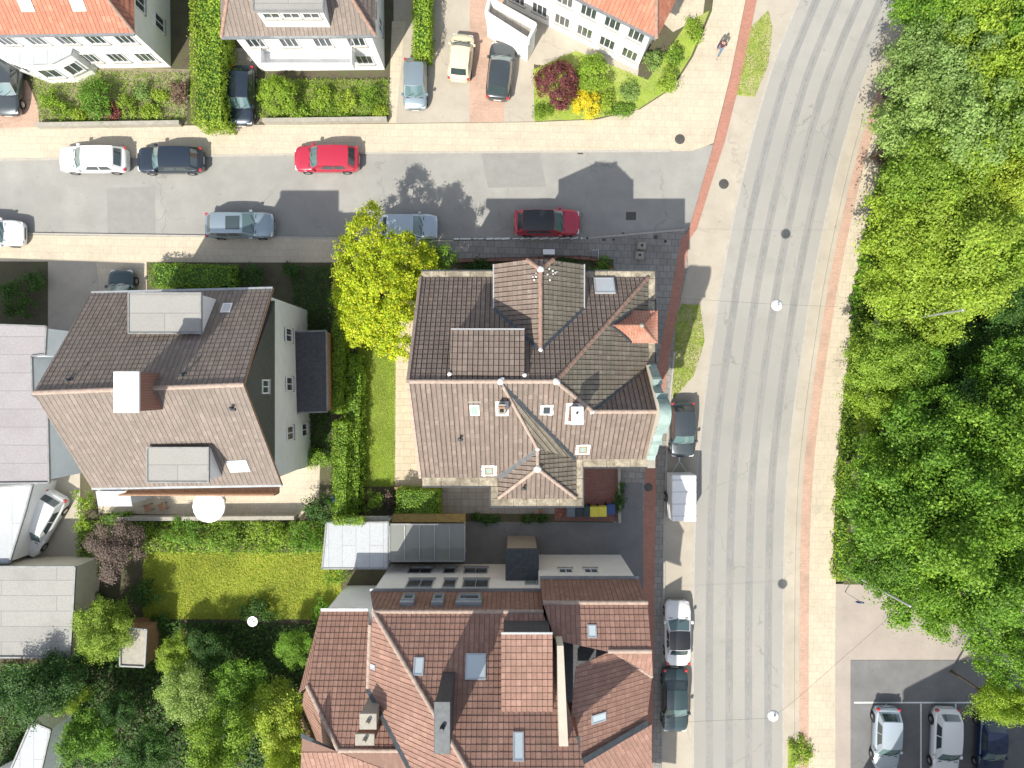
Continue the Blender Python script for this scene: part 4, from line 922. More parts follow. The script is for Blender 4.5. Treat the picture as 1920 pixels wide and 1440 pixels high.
c2 = W(941, 766, 12.6); ch = MB()     # open brick flue
s = .20; x0, x1, y0, y1 = c2.x - s, c2.x + s, c2.y - .30, c2.y + .22
for (a0, a1, b0, b1) in ((x0, x1, y0, y0 + .1), (x0, x1, y1 - .1, y1), (x0, x0 + .1, y0 + .1, y1 - .1), (x1 - .1, x1, y0 + .1, y1 - .1)): ch.box(a0, a1, b0, b1, 11, 12.75)
ch.box(x0 + .1, x1 - .1, y0 + .1, y1 - .1, 11, 12.45); ch2 = ch.build('chimney', M['stone'], HB)
mb = MB(); mb.box(x0 + .02, x1 - .02, c2.y - .02, c2.y + .10, 12.75, 12.80); mb.build('chimney_slab', M['wood'], ch2)
mb = MB(); mb.tube([(c2.x, c2.y - .14, 12.5), (c2.x, c2.y - .14, 12.85)], .06, 10); mb.build('flue', M['dark'], ch2)
flash(x0, x1, y0, y1, plSW, .14, HB)
skylight(HB, 890, 768, plSW, .50, .76, 'frame', 'glass_g'); skylight(HB, 917, 882, plSW, .50, .62, 'wood', 'glass_g', True); skylight(HB, 1025, 768, plSE, .52, .72, 'frame', 'glass', True, spread=1.1); skylight(HB, 1093, 842, plSE, .48, .62, 'wood', 'glass_g', True)
nl = skylight(HB, 1133, 537, plN, 1.18, 1.28, 'gframe', 'glass_b', lift=.12)
mb = MB(); pc = WP(890, 754, plSW); mb.bar(pc + Vector((-.35, 0, .04)), pc + Vector((.35, 0, .04)), .09, .06); mb.build('flashing', M['stone'], HB)
def vent(px, py, pl, par, name='roof_vent', r=.06, h=.35):
    p = WP(px, py, pl); mb = MB(); mb.bevbox(p.x - .13, p.x + .13, p.y - .16, p.y + .12, p.z - .1, p.z + .06, .03); mb.cyl(p.x, p.y, p.z, p.z + h, r, r, 12); mb.lathe([(r * .8, p.z + h), (r * 1.6, p.z + h), (r * 1.4, p.z + h + .05), (.001, p.z + h + .08)], p.x, p.y, 12); return mb.build(name, M['lead'], par)
plC = plane3(Vector((-.78, -6.65, 8.0)), Vector((3.73, -6.65, 8.0)), Vector(C_))
vent(863, 822, plSW, HB); vent(982, 914, plC, HB)
# gutters' downpipe
mb = MB(); mb.tube([(8.02, 6.05, 7.7), (8.02, 6.05, .1)], .05, 8); mb.cut(); mb.tube([(-5.08, -5.3, 7.7), (-5.08, -5.3, .1)], .05, 8); mb.build('downpipe', M['zinc'], HB)

# ================================================================ the other buildings
def house_empty(name, px, py, label, cat='house', group=None):
    p = W(px, py, 0); return empty(name, (p.x, p.y, GZ), 0, label, cat, group)
def walls(par, foot, z1, mat, name='wall', z0=0.05):
    mb = MB(); mb.prism([(p[0], p[1]) for p in foot], z0, z1); return mb.build(name, M[mat], par)
def boxpart(par, name, mat, pts, z0, z1, lip=None):
    """flat topped body given by its top corners in the photo at height z1"""
    q = [W(x, y, z1) for x, y in pts]; mb = MB(); mb.prism([(p.x, p.y) for p in q], z0, z1); return mb.build(name, M[mat], par)
def scale_poly(q, k):
    c = sum((Vector(p) for p in q), Vector()) / len(q); return [c + (Vector(p) - c) * k for p in q]
def flat_roofed(name, pts, z, label, cat, roofmat, wallmat='white', trim='edge', px=None, lip=.12):
    q = [W(x, y, z) for x, y in pts]; c = sum(q, Vector()) / len(q)
    r = empty(name, (c.x, c.y, GZ), 0, label, cat)
    mb = MB(); mb.prism([(p.x, p.y) for p in scale_poly(q, .97)], 0.05, z - .15); mb.build('wall', M[wallmat], r)
    mb = MB(); mb.prism([(p.x, p.y) for p in q], z - .15, z); rf = mb.build('roof', M[roofmat], r)
    mb = MB()
    for i in range(len(q)):
        a, b = q[i], q[(i + 1) % len(q)]; mb.bar((a.x, a.y, z + lip / 2 - .02), (b.x, b.y, z + lip / 2 - .02), .10, lip)
    mb.build('roof_edge', M[trim], rf); return r

# ---- gabled house left of the corner house
HL = house_empty('gabled_house', 290, 730, 'brown gabled house west of the yellow maple, white chimney slab on its ridge', 'house')
xw, xe = -24.6, -13.8; yr = -.45; yn, ys_ = 5.6, -6.1; ze, zr = 8.0, 13.0
rW, rE = Vector((xw, yr, zr)), Vector((xe, yr + .42, zr)); nW, nE = Vector((xw, yn - .25, ze)), Vector((xe - .15, yn, ze)); sW, sE = Vector((xw + .1, ys_ , ze)), Vector((xe + .3, ys_ + .15, ze))
plLn = plane3(rW, rE, nE); plLs = plane3(rW, rE, sW)
nW.z = pz(plLn, nW.x, nW.y); sE.z = pz(plLs, sE.x, sE.y)
tiled('roof', [[nW, nE, rE, rW], [rW, rE, sE, sW]], M['tile_l'], HL, detail=False)
mb = MB(); slope_under(mb, [[nW, nE, rE, rW], [rW, rE, sE, sW]], .2); mb.build('roof_boards', M['wood'], HL)
walls(HL, [(xw + .3, ys_ + .45), (xe - .1, ys_ + .55), (xe - .35, yn - .5), (xw + .3, yn - .6)], 7.72, 'bluewhite')
mb = MB()
for x0, x1 in ((xe - .40, xe - .12), (xw + .35, xw + .6)): mb.cut(); mb.hexa([(x0, ys_ + .7, 7.73), (x1, ys_ + .7, 7.73), (x1, yn - .7, 7.73), (x0, yn - .7, 7.73), (x0, yr + .2, 12.55), (x1, yr + .2, 12.55), (x1, yr + .4, 12.55), (x0, yr + .4, 12.55)])
mb.build('gable_cladding', M['slate'], HL)
for z in (1.7, 4.8):
    win_row(HL, (xe - .12, -4.6), (xe - .25, 4.6), z, 3, .9, 1.3, (1, .02, 0))
    win_row(HL, (xw + .8, ys_ + .46), (xe - .6, ys_ + .55), z, 5, 1.1, 1.4, (0, -1, 0)); win_row(HL, (xe - .6, yn - .5), (xw + .8, yn - .6), z, 5, 1.1, 1.4, (0, 1, 0))
wallwin(HL, (xe - .12, yr + .3, 9.4), (1, 0, 0), .8, 1.1)
mb = MB(); ridge_caps(mb, rW, rE, .12); mb.build('ridge', M['ridge_l'], HL)
mb = MB(); mb.bar(nW, nE, .14, .12); mb.cut(); mb.bar(sW, sE, .14, .12); mb.build('gutter', M['zinc'], HL)
def boxdormer(par, pts, z, pl, roofmat, wallmat, front):
    q = [W(x, y, z) for x, y in pts]; x0, x1 = min(p.x for p in q), max(p.x for p in q); y0, y1 = min(p.y for p in q), max(p.y for p in q)
    d = empty('dormer', (0, 0, 0)); d.parent = par; pw = wloc(par); d.location = ((x0 + x1) / 2 - pw.x, (y0 + y1) / 2 - pw.y, z - 1 - pw.z)
    mb = MB(); i = .12
    zb = min(pz(pl, x, y) for x in (x0, x1) for y in (y0, y1)) - .2
    mb.box(x0 + i, x1 - i, y0 + i, y1 - i, zb, z - .14); mb.build('dormer_wall', M[wallmat], d)
    mb = MB(); mb.bevbox(x0, x1, y0, y1, z - .14, z, .02); mb.build('roof', M[roofmat], d)
    mb = MB(); t = .07; mb.box(x0, x1, y0, y0 + t, z + .003, z + .05); mb.box(x0, x1, y1 - t, y1, z + .003, z + .05); mb.box(x0, x0 + t, y0 + t, y1 - t, z + .003, z + .05); mb.box(x1 - t, x1, y0 + t, y1 - t, z + .003, z + .05); mb.build('roof_edge', M['edge'], d)
    yf = y1 - i if front > 0 else y0 + i; w_ = (x1 - x0) / 3.4; zc = max(pz(pl, x0, yf) + .5, z - .7)
    win_row(d, (x0 + .3, yf), (x1 - .3, yf), z - .62, 3, w_ * .85, .7, (0, front, 0)); return d
boxdormer(HL, [(240, 548), (378, 548), (378, 626), (240, 626)], 10.8, plLn, 'felt', 'white', 1)
boxdormer(HL, [(275, 838), (392, 838), (392, 905), (275, 905)], 10.5, plLs, 'felt', 'white', -1)
ct = W(237, 735, 14.6); mb = MB(); mb.box(ct.x - .55, ct.x + .55, ct.y - .95, ct.y + .95, 11.5, 14.5); cm_ = mb.build('chimney', M['brick'], HL)
mb = MB(); mb.bevbox(ct.x - .63, ct.x + .63, ct.y - 1.02, ct.y + 1.02, 14.5, 14.64, .03); mb.build('chimney_slab', M['frame'], cm_)
skylight(HL, 447, 873, plLs, 1.15, .95, 'frame', 'glass_b'); skylight(HL, 425, 578, plLn, .55, .75, 'frame', 'glass_b')
for x, y, pl in ((132, 712, plLn), (345, 702, plLn), (437, 765, plLs)): vent(x, y, pl, HL)
mb = MB(); a, b = W(236, 925, 5.2), W(523, 905, 5.2); mb.box(a.x, b.x, a.y, -5.66, 5.05, 5.2)
mb.box(a.x, b.x, a.y - .02, a.y + .06, 5.21, 6.1); mb.build('balcony', M['wood'], HL)
a, b = W(182, 950, 3.2), W(246, 920, 3.2); mb = MB(); mb.hexa([(a.x, a.y, 3.0), (b.x, a.y, 3.0), (b.x, b.y, 3.3), (a.x, b.y, 3.3), (a.x, a.y, 3.08), (b.x, a.y, 3.08), (b.x, b.y, 3.38), (a.x, b.y, 3.38)]); mb.box(a.x + .1, b.x - .1, a.y + .15, b.y, .05, 2.98); mb.build('porch', M['felt_w'], HL)
flat_roofed('carport', [(550, 622), (612, 620), (614, 772), (552, 774)], 3.2, 'dark flat roofed carport between the gabled house and the narrow hedge', 'carport', 'slate', 'wood', lip=.05)
# ---- buildings at the left edge
h = flat_roofed('flat_roofed_house', [(-260, 600), (88, 612), (85, 665), (60, 668), (62, 742), (90, 760), (93, 905), (-260, 910)], 6.2, 'mauve grey flat roofed building at the left edge with a dark roof window', 'house', 'felt_m', 'bluewhite')
skylight(h, 3, 705, (6.2, 0, 0), .9, 1.4, 'gframe', 'glass'); 
mb = MB(); a, b = W(42, 742, 3), W(66, 668, 3); mb.box(a.x, b.x + .3, a.y, b.y, .05, 3.0); mb.build('glazed_porch', M['glass_b'], h)
flat_roofed('garage', [(-200, 925), (62, 908), (48, 960), (18, 1056), (-200, 1056)], 2.8, 'pale blue grey roofed garage left of the parked white estate car', 'garage', 'felt_w', 'white')
flat_roofed('garage', [(-200, 1062), (142, 1062), (138, 1140), (132, 1232), (-200, 1232)], 3.2, 'grey felt roofed garage below the white estate car', 'garage', 'felt', 'plaster')
flat_roofed('outbuilding', [(-60, 1480), (22, 1440), (60, 1352), (96, 1368), (70, 1480)], 3.0, 'white roofed outbuilding in the bottom left corner', 'shed', 'white_roof' if 'white_roof' in M else 'felt_w', 'white')
sh = flat_roofed('garden_shed', [(226, 1176), (276, 1180), (272, 1250), (226, 1248)], 2.3, 'small weathered wooden garden shed among the back garden bushes', 'shed', 'shedroof' if 'shedroof' in M else 'stone', 'wood')
# ---- hipped houses along the top
def hipped(px, py, label, SE, SW, z, depth, tilemat_, dir_=0.0, wallm='white', rise=4.6, east_hip=3.2, west_hip=None, over=.45, wins=None):
    """SE, SW: photo pixels of the south eave corners at height z"""
    se, sw = W(*SE, z), W(*SW, z); u = (se - sw).normalized(); n = Vector((-u.y, u.x, 0))
    ne, nw = se + n * depth, sw + n * depth; c = (se + nw) / 2
    r = empty('hipped_house', (c.x, c.y, GZ), 0, label, 'house')
    up = Vector((0, 0, rise)); west_hip = east_hip if west_hip is None else west_hip
    re, rw = (se + ne) / 2 - u * east_hip + up, (sw + nw) / 2 + u * west_hip + up
    polys = [[sw, se, re, rw], [se, ne, re], [ne, nw, rw, re], [nw, sw, rw]]
    tiled('roof', polys, M[tilemat_], r, detail=False)
    mb = MB(); slope_under(mb, polys, .16); mb.build('roof_boards', M['frame'], r)
    mb = MB(); [ridge_caps(mb, a, b, .11) for a, b in ((rw, re), (se, re), (ne, re), (sw, rw), (nw, rw))]; mb.build('ridge', M['ridge'], r)
    o = over; f = [sw + u * o + n * o, se - u * o + n * o, ne - u * o - n * o, nw + u * o - n * o]
    walls(r, f, z - .12, wallm)
    for zz in (1.7, 4.3):
        win_row(r, f[0], f[1], zz, wins or 4, 1.15, 1.35, -n, bars=2); win_row(r, f[2], f[3], zz, 4, 1.1, 1.3, n); win_row(r, f[1], f[2], zz, 2, 1.0, 1.3, u); win_row(r, f[3], f[0], zz, 2, 1.0, 1.3, -u)
    mb = MB(); mb.bar(sw - n * .06, se - n * .06, .14, .12); mb.build('gutter', M['zinc'], r)
    return r, plane3(sw, se, re), f, u, n
r1, p1, f1, u1, n1 = hipped(60, 0, 'white house with salmon red hipped roof and front bay, top left corner', (252, 63), (-120, 68), 5.8, 10.0, 'tile_o', wins=6)
for x, y in ((48, 6), (145, 5), (-20, 0)): skylight(r1, x, y, p1, .8, .9, 'frame', 'glass_b')
mb = MB(); bp = [W(38, 110, 0), W(50, 140), W(100, 158), (W(150, 156)), W(182, 140), W(190, 110)]; mb.prism([(p.x, p.y) for p in bp], .05, 3.0); by = mb.build('bay', M['white'], r1)
mb = MB(); q = [(p.x, p.y) for p in scale_poly(bp, 1.04)]; mb.prism(q, 3.0, 3.12); mb.build('bay_roof', M['felt_w'], by)
for i in range(4):
    a, b = bp[i + 1] if i else bp[1], bp[i + 2] if i < 3 else bp[4]
    if i < 3: d = (b - a).normalized(); wallwin(by, (a + b) / 2 + Vector((0, 0, 1.7)), (d.y, -d.x, 0), (b - a).length * .7, 1.3)
r2, p2, f2, u2, n2 = hipped(560, 0, 'white house with brown hipped roof and a flat grey dormer, top edge', (704, 67), (415, 70), 5.9, 10.0, 'tile_l', wins=4, east_hip=3.6, west_hip=3.0)
bd = boxdormer(r2, [(474, -75), (607, -75), (607, 20), (474, 22)], 8.3, p2, 'felt', 'white', -1)
mb = MB(); a, b = W(495, 108, 2.9), W(665, 96, 2.9); yy0 = f2[0].y; mb.box(a.x, b.x, yy0 - 1.1, yy0, 2.78, 2.9); mb.box(a.x, b.x, yy0 - 1.12, yy0 - 1.06, 2.9, 3.75); mb.box(a.x, a.x + .06, yy0 - 1.06, yy0, 2.9, 3.75); mb.box(b.x - .06, b.x, yy0 - 1.06, yy0, 2.9, 3.75); mb.build('balcony', M['frame'], r2)
r3, p3, f3, u3, n3 = hipped(1150, 0, 'white house with orange hipped roof standing askew above the round shrubs', (1231, 72), (930, -78), 5.9, 9.5, 'tile_o', wins=6, east_hip=3.4)
q = [W(918, 8, 2.6), W(912, 34, 2.6), W(990, 84, 2.6), W(1004, 56, 2.6)]; mb = MB(); mb.prism([(p.x, p.y) for p in q], .05, 2.6); bl = mb.build('terrace_block', M['white'], r3)
mb = MB(); 
for i in range(4): a, b = q[i], q[(i + 1) % 4]; mb.bar((a.x, a.y, 3.0), (b.x, b.y, 3.0), .16, .8)
mb.build('parapet', M['white'], bl); mb = MB(); mb.prism([(p.x, p.y) for p in scale_poly(q, .93)], 2.6, 2.62); mb.build('terrace_floor', M['patio'], bl)

# ---- the large red roofed house below the corner house
HS = house_empty('red_roofed_house', 900, 1300, 'large old house with many red brown gables at the bottom of the photo', 'house')
T = 'tile_r'
wa, wb_ = W(692, 1110, 6.8), W(1012, 1110, 6.8)
lowC = [W(694, 1109, 6.8), W(1016, 1109, 6.8), W(1018, 1147, 10), W(700, 1147, 10)]
lowN = [W(1012, 1086, 6.8), W(1197, 1086, 6.8), W(1214, 1130, 10), W(1018, 1130, 10)]
pC = plane3(W(700, 1147, 10), W(1018, 1147, 10), W(878, 1440, 14.5))
pW = (10 + .81 * 7.7, .81, 0.0)
pL = plane3(W(602, 1144, 6), W(690, 1144, 6), W(641, 1406, 9.7)); pLw = plane3(W(602, 1144, 6), W(576, 1286, 8.0), W(560, 1300, 7.0))
pR = plane3(W(1018, 1130, 10), W(1214, 1130, 10), W(1180, 1222, 11.2)); 
ze_ = W(1225, 1300, 8.6); pE = (8.6 + .62 * W(1213, 1300, 8.6).x, -.62, 0.0)
def pp(pl, *pts): return [WP(x, y, pl) for x, y in pts]
polys = [lowC, lowN, pp(pC, (700, 1147), (1018, 1147), (1150, 1640), (995, 1640)),
    pp(pW, (700, 1147), (690, 1290), (800, 1500), (905, 1490)),
    pp(pL, (602, 1144), (690, 1144), (700, 1300), (634, 1406), (576, 1286)), pp(pL, (700, 1300), (765, 1406), (634, 1406)),
    pp(pR, (1018, 1130), (1214, 1130), (1221, 1222), (1140, 1222), (1040, 1200)),
    pp(pE, (1150, 1218), (1222, 1268), (1213, 1350), (1060, 1440), (1080, 1250))]
# south and west faces that close the volume (partly below the picture)
rS0, rS1 = WP(905, 1490, pC), WP(1090, 1490, pC)
tiled('roof', [p for p in polys], M[T], HS, detail=False)
wst = [W(576, 1286, 8.0), W(634, 1406, 9.7), W(700, 1600, 8.0), W(560, 1400, 6.2)]
plw = plane3(*[Vector(p) for p in wst[:3]]); tiled('roof_slope', [[W(602, 1146, 6.0), W(577, 1288, 8.0), W(560, 1300, 6.5)], [WP(570, 1300, plw), WP(577, 1288, plw), WP(634, 1406, plw), WP(560, 1385, plw)]], M['tile_o2'] if 'tile_o2' in M else M[T], HS, detail=False)
hipS = plane3(W(1150, 1220, 11.25), W(1222, 1224, 11.1), W(1224, 1270, 9.4)); tiled('roof_slope', [pp(hipS, (1145, 1221), (1222, 1221), (1224, 1268))], M[T], HS, detail=False)
sth = plane3(W(634, 1408, 9.7), W(765, 1408, 9.7), W(700, 1480, 7.2)); tiled('roof_slope', [pp(sth, (634, 1410), (765, 1410), (830, 1560), (560, 1560), (566, 1385))], M[T], HS, detail=False)
mb = MB()
# mass of the building under the roofs
mb.prism([(wa.x + .2, wa.y - .0), (wb_.x, wb_.y), (wb_.x, -30), (wa.x + .2, -30)], .05, 6.75)
ne_ = W(1012, 1088, 6.8); nf_ = W(1195, 1088, 6.8); mb.prism([(ne_.x, ne_.y - .05), (nf_.x, nf_.y - .05), (nf_.x, -30), (ne_.x, -30)], .05, 6.75)
wl_ = W(608, 1144, 6.0); mb.prism([(wl_.x, wl_.y - .15), (wa.x + .2, wl_.y - .15), (wa.x + .2, -27), (wl_.x, -27)], .05, 5.9)
sthR = plane3(W(1215, 1362, 8.2), W(1060, 1452, 8.2), W(1215, 1640, 6.9)); tiled('roof_slope', [pp(sthR, (1050, 1458), (1222, 1358), (1222, 1700), (1050, 1700))], M[T], HS, detail=False)
w2 = mb.build('wall', M['white'], HS)
mb = MB(); cq = [W(705, 1150, 9.85), W(1212, 1134, 9.85)]
mb.prism([(cq[0].x + 1.2, cq[0].y - .6), (2.4, cq[0].y - .6), (2.4, -29), (cq[0].x + 3, -29)], 6.76, 9.7); mb.cut(); mb.prism([(ne_.x + .3, -12.6), (nf_.x - .3, -12.6), (nf_.x - .3, -14.2), (ne_.x + .3, -14.2)], 6.92, 9.75); mb.build('attic', M['slate'], HS)
mb = MB(); mb.prism([(ne_.x + .1, ne_.y - .5), (nf_.x - .1, ne_.y - .5), (nf_.x - .1, -29.9), (ne_.x + .1, -29.9)], 6.76, 6.9); mb.build('shade_cap', M['slate'], HS)  # slab capping the wall tops, coloured dark for the shade between the roofs
mb = MB(); o = lambda a, b: ridge_caps(mb, a, b, .12)
o(WP(700, 1147, pC), WP(905, 1490, pC)); o(WP(634, 1407, pL), WP(765, 1407, pL)); o(WP(1140, 1221, pR), WP(1221, 1221, pR)); o(lowC[3], lowC[2]); o(lowN[3], lowN[2]); o(WP(1150, 1220, pE), WP(1222, 1268, pE)); o(WP(576, 1286, pL), WP(634, 1406, pL)); o(WP(690, 1290, pW), WP(694, 1172, pW))
mb.build('ridge', M['ridge_l'], HS)
mb = MB(); strip(mb, WP(690, 1290, pW), WP(800, 1500, pW), .3); a, b = W(565, 1378, 7.6), W(634, 1412, 9.2); strip(mb, a, b, .3); strip(mb, WP(1213, 1352, pE), WP(1050, 1448, pE), .35, .25); mb.build('valley', M['lead'], HS)
mb = MB(); mb.bar(lowC[0] + Vector((0, .1, 0)), lowC[1] + Vector((0, .1, 0)), .16, .14); mb.cut(); mb.bar(lowN[0] + Vector((0, .1, 0)), lowN[1] + Vector((0, .1, 0)), .16, .14); mb.cut(); mb.bar(W(602, 1143, 6), W(690, 1143, 6), .16, .14); mb.build('gutter', M['zinc'], HS)
yN = wa.y
for z, w_, hh in ((1.9, 1.6, 1.6), (5.0, 1.65, 1.9)):
    for px_, k in ((788, 1), (843, .5), (892, 1)):
        X = W(px_, 1085 if z > 3 else 1072, z).x; wallwin(HS, (X, yN + .003, z), (0, 1, 0), w_ * k, hh, frame='gframe', bars=1 if k == 1 else 0)
wallwin(HS, (1.55, yN + .003, 4.7), (0, 1, 0), 1.5, 1.2, frame='gframe', glass='glass_g')
win_row(HS, (5.8, ne_.y - .05), (2.6, ne_.y - .05), 4.5, 2, .9, 1.1, (0, 1, 0))
win_row(HS, (nf_.x, -27), (nf_.x, -12.5), 4.3, 5, 1.0, 1.4, (1, 0, 0)); win_row(HS, (nf_.x, -27), (nf_.x, -12.5), 1.7, 5, 1.0, 1.4, (1, 0, 0))
for px_, w_ in ((766, .8), (822, .7), (880, 1.5)):       # little lead clad dormer windows in the steep lower roof
    c = W(px_, 1128, 8.6); mb = MB(); mb.bevbox(c.x - w_ / 2, c.x + w_ / 2, c.y - .4, c.y + .25, 8.0, 9.3, .04); dm = mb.build('dormer_window', M['zinc'], HS); wallwin(dm, (c.x, c.y + .252, 8.6), (0, 1, 0), w_ * .8, .9, frame='gframe', bars=0)
mb = MB(); a, b = W(950, 1060, 4.2), W(1008, 1030, 4.2); mb.bevbox(a.x, b.x, yN, b.y, .05, 4.2, .05); bx_ = mb.build('stair_tower', M['brick'], HS)
mb = MB(); mb.bevbox(a.x - .08, b.x + .08, yN, b.y + .08, 4.2, 4.34, .03); mb.build('roof', M['lead'], bx_)
# shed dormer, parapet, chimneys, skylights
fz = 12.7; A0, A1 = W(940, 1187, fz), W(1036, 1187, fz); B0, B1 = WP(940, 1335, pC), WP(1036, 1335, pC); B0.x, B1.x = A0.x, A1.x; B1.z = B0.z
d = empty('dormer', (0, 0, 0)); d.parent = HS; pw = wloc(HS); d.location = (A0.x - pw.x + 1.3, A0.y - pw.y, 10)
tiled('roof', [[A0, A1, B1, B0]], M[T], d, detail=False)
mb = MB(); slope_under(mb, [[B0, A0, A1, B1]], .14); mb.prism([(A0.x + .1, A0.y - .15), (A1.x - .1, A1.y - .15), (A1.x - .1, B1.y + .3), (A0.x + .1, B0.y + .3)], 9.5, fz - .2); mb.build('dormer_wall', M['slate'], d)
mb = MB(); mb.bar(A0, A1, .1, .1); mb.build('gutter', M['zinc'], d)
mb = MB(); a, b = WP(1046, 1192, pC), WP(1055, 1392, pC); mb.hexa([(a.x - .14, a.y, 9.5), (a.x + .20, a.y, 9.5), (b.x + .25, b.y, 10), (b.x - .2, b.y, 10), (a.x - .14, a.y, a.z + 1.5), (a.x + .20, a.y, a.z + 1.5), (b.x + .25, b.y, b.z + .4), (b.x - .2, b.y, b.z + .4)]); mb.build('fire_wall', M['plaster'], HS)
def stack(px0, px1, py0, py1, z1, z0, mat='brick', cap='stone'):
    a, b = W(px0, py1, z1), W(px1, py0, z1); mb = MB(); mb.box(a.x, b.x, a.y, b.y, z0, z1 - .12); c = mb.build('chimney', M[mat], HS)
    mb = MB(); mb.bevbox(a.x - .06, b.x + .06, a.y - .06, b.y + .06, z1 - .12, z1, .02); mb.cyl((a.x + b.x) / 2, (a.y + b.y) / 2, z1, z1 + .3, .12, .1, 10); mb.build('chimney_cap', M[cap], c)
stack(816, 842, 1318, 1412, 15.6, 10.5, 'slate', 'lead'); stack(676, 704, 1340, 1366, 11.6, 8.5, 'stone', 'stone'); stack(1062, 1086, 1384, 1410, 13.6, 9.5, 'brick', 'stone'); stack(668, 700, 1378, 1396, 10.9, 8.0)
for x, y, pl, a, b, g in ((785, 1250, pC, .55, .95, 'glass_b'), (892, 1250, pC, 1.1, 1.35, 'glass_b'), (972, 1400, pC, .55, 1.35, 'glass_b'), (1110, 1184, pR, .5, .7, 'glass_b'), (1122, 1346, pE, .5, 1.0, 'glass_b'), (700, 1250, pW, .3, .4, 'glass_b')): skylight(HS, x, y, pl, a, b, 'gframe', g)
# ---- sheds between the two houses
sh1 = flat_roofed('shed', [(612, 981), (728, 979), (727, 1066), (604, 1066)], 2.7, 'long shed with pale blue sheet roof behind the bottom hedge', 'shed', 'felt_w', 'bluewhite', lip=.06)
mb = MB(); a, b = W(688, 980, 2.4), W(728, 968, 2.4); mb.box(a.x - 1.2, b.x, a.y, b.y, 2.28, 2.36); mb.build('canopy', M['stone'], sh1)
M['glassroof'] = glassmat('greenish_roof_sheet', (0.13, 0.145, 0.13), 0.35)
sh2 = flat_roofed('lean_to', [(731, 983), (871, 983), (871, 1052), (731, 1052)], 2.6, 'dark greenish glass roofed lean-to between the blue shed and the dark driveway', 'shed', 'glassroof', 'plaster', lip=.05)
mb = MB()
for i in range(6): p, q = W(731 + i * 28, 985, 2.64), W(731 + i * 28, 1050, 2.64); mb.bar(p, q, .05, .05)
mb.build('glazing_bar', M['zinc'], sh2)
M['ochre'] = plain('ochre_boards', (0.22, 0.16, 0.06), 0.8, var=0.25, sc=5)
mb = MB(); a, b = W(734, 976, 2.2), W(872, 976, 2.2); mb.hexa([(a.x, a.y - .1, 1.7), (b.x, a.y - .1, 1.7), (b.x, a.y + .35, 1.55), (a.x, a.y + .35, 1.55), (a.x, a.y - .1, 2.25), (b.x, a.y - .1, 2.25), (b.x, a.y + .35, 1.62), (a.x, a.y + .35, 1.62)]); mb.build('ochre_fascia', M['ochre'], sh2)
# ---- block of flats just below the picture at the right, whose shadow falls on the car park
AB = empty('apartment_building', (W(1780, 1620).x, W(1780, 1620).y, GZ), 0, 'block of flats standing below the car park, its shadow over the parked cars', 'building')
q = [(21.8, -31.0), (27.0, -28.3), (50, -28.3), (50, -44), (22.4, -44)]
mb = MB(); mb.prism(q, .05, 12.4); mb.build('wall', M['plaster'], AB); mb = MB(); mb.prism(scale_poly([Vector((*p, 0)) for p in q], 1.02), 12.4, 12.7); mb.build('roof', M['felt'], AB)
for z in (1.8, 4.8, 7.8, 10.8): win_row(AB, (48, -28.3), (29, -28.3), z, 6, 1.3, 1.4, (0, 1, 0))

# ================================================================ vegetation
def lob(root_xy, L_):          # lobes given as (px, py, z, radius m, flat)
    out = []
    for x, y, z, r, rz_ in L_: p = W(x, y, z); out.append(((p.x - root_xy[0], p.y - root_xy[1], z - GZ), (r, r, rz_)))
    return out
rt = W(712, 545, 3)
ML = lob((rt.x, rt.y), [(705, 555, 5.6, 2.1, 1.4), (664, 500, 5.2, 1.25, 1.0), (688, 440, 5.0, 1.35, 1.0), (696, 402, 4.6, .7, .7), (748, 480, 5.4, 1.6, 1.1), (768, 560, 5.2, 1.35, 1.0), (690, 600, 4.9, 1.45, 1.0), (742, 640, 4.3, 1.25, .9), (659, 590, 4.4, 1.0, .8), (672, 632, 3.6, .75, .7), (752, 655, 3.8, .8, .6), (655, 545, 5.0, 1.1, .9), (720, 500, 6.3, 1.2, .9), (700, 590, 6.0, 1.0, .8), (740, 590, 5.8, 1.1, .8), (655, 470, 4.6, .9, .7), (792, 498, 4.6, 1.0, .8), (788, 545, 4.6, .9, .7), (640, 548, 4.6, .8, .7), (722, 540, 6.4, 1.3, .9), (690, 520, 6.2, 1.1, .9), (765, 520, 5.6, 1.2, .9), (715, 620, 5.0, 1.1, .8)])
rng = np.random.default_rng(11)
root = empty('maple_tree', (rt.x, rt.y, GZ), 0, 'broad golden green maple at the north west corner of the brown house', 'tree')
trunk_mesh(root, 6.5, .2, ML, rng)
C, N = crown_pts(rng, ML, 15, 105, .165, zmin=-.15, up=.45); addmesh('crown', leaf_mesh('crown', C, N, rng.uniform(.6, 1.25, len(C)) * .15, rng), L['gold'], root)
tree(812, 487, 3, 1.7, 1.4, 4.6, 'hedge', 'small green tree between the golden maple and the corner house wall', seed=5, n=7, ncl=18, nlf=70, cr=.2, ls=.13, trunk=.08)
PROTO = {}
def ftree(px, py, r, h, leaf, label, group='trees of the wood right of the main road', var=0, name='tree'):
    key = (leaf, var)
    zc = h * .7
    if key not in PROTO:
        t = tree(px, py, zc, 3.2, 3.2, 10, leaf, label, group=group, seed=20 + len(PROTO) * 7, n=9 + var, ncl=17, nlf=95, cr=.31, ls=.185, name=name); PROTO[key] = t
    else:
        t = copy_tree(PROTO[key]); tag(t, label, 'tree', group); t.rotation_euler = (0, 0, (px * 7 + py) % 6.28)
    p = W(px, py, zc); t.location = (p.x, p.y, GZ); t.scale = (r / 3.2, r / 3.2, h / 10)
    return t
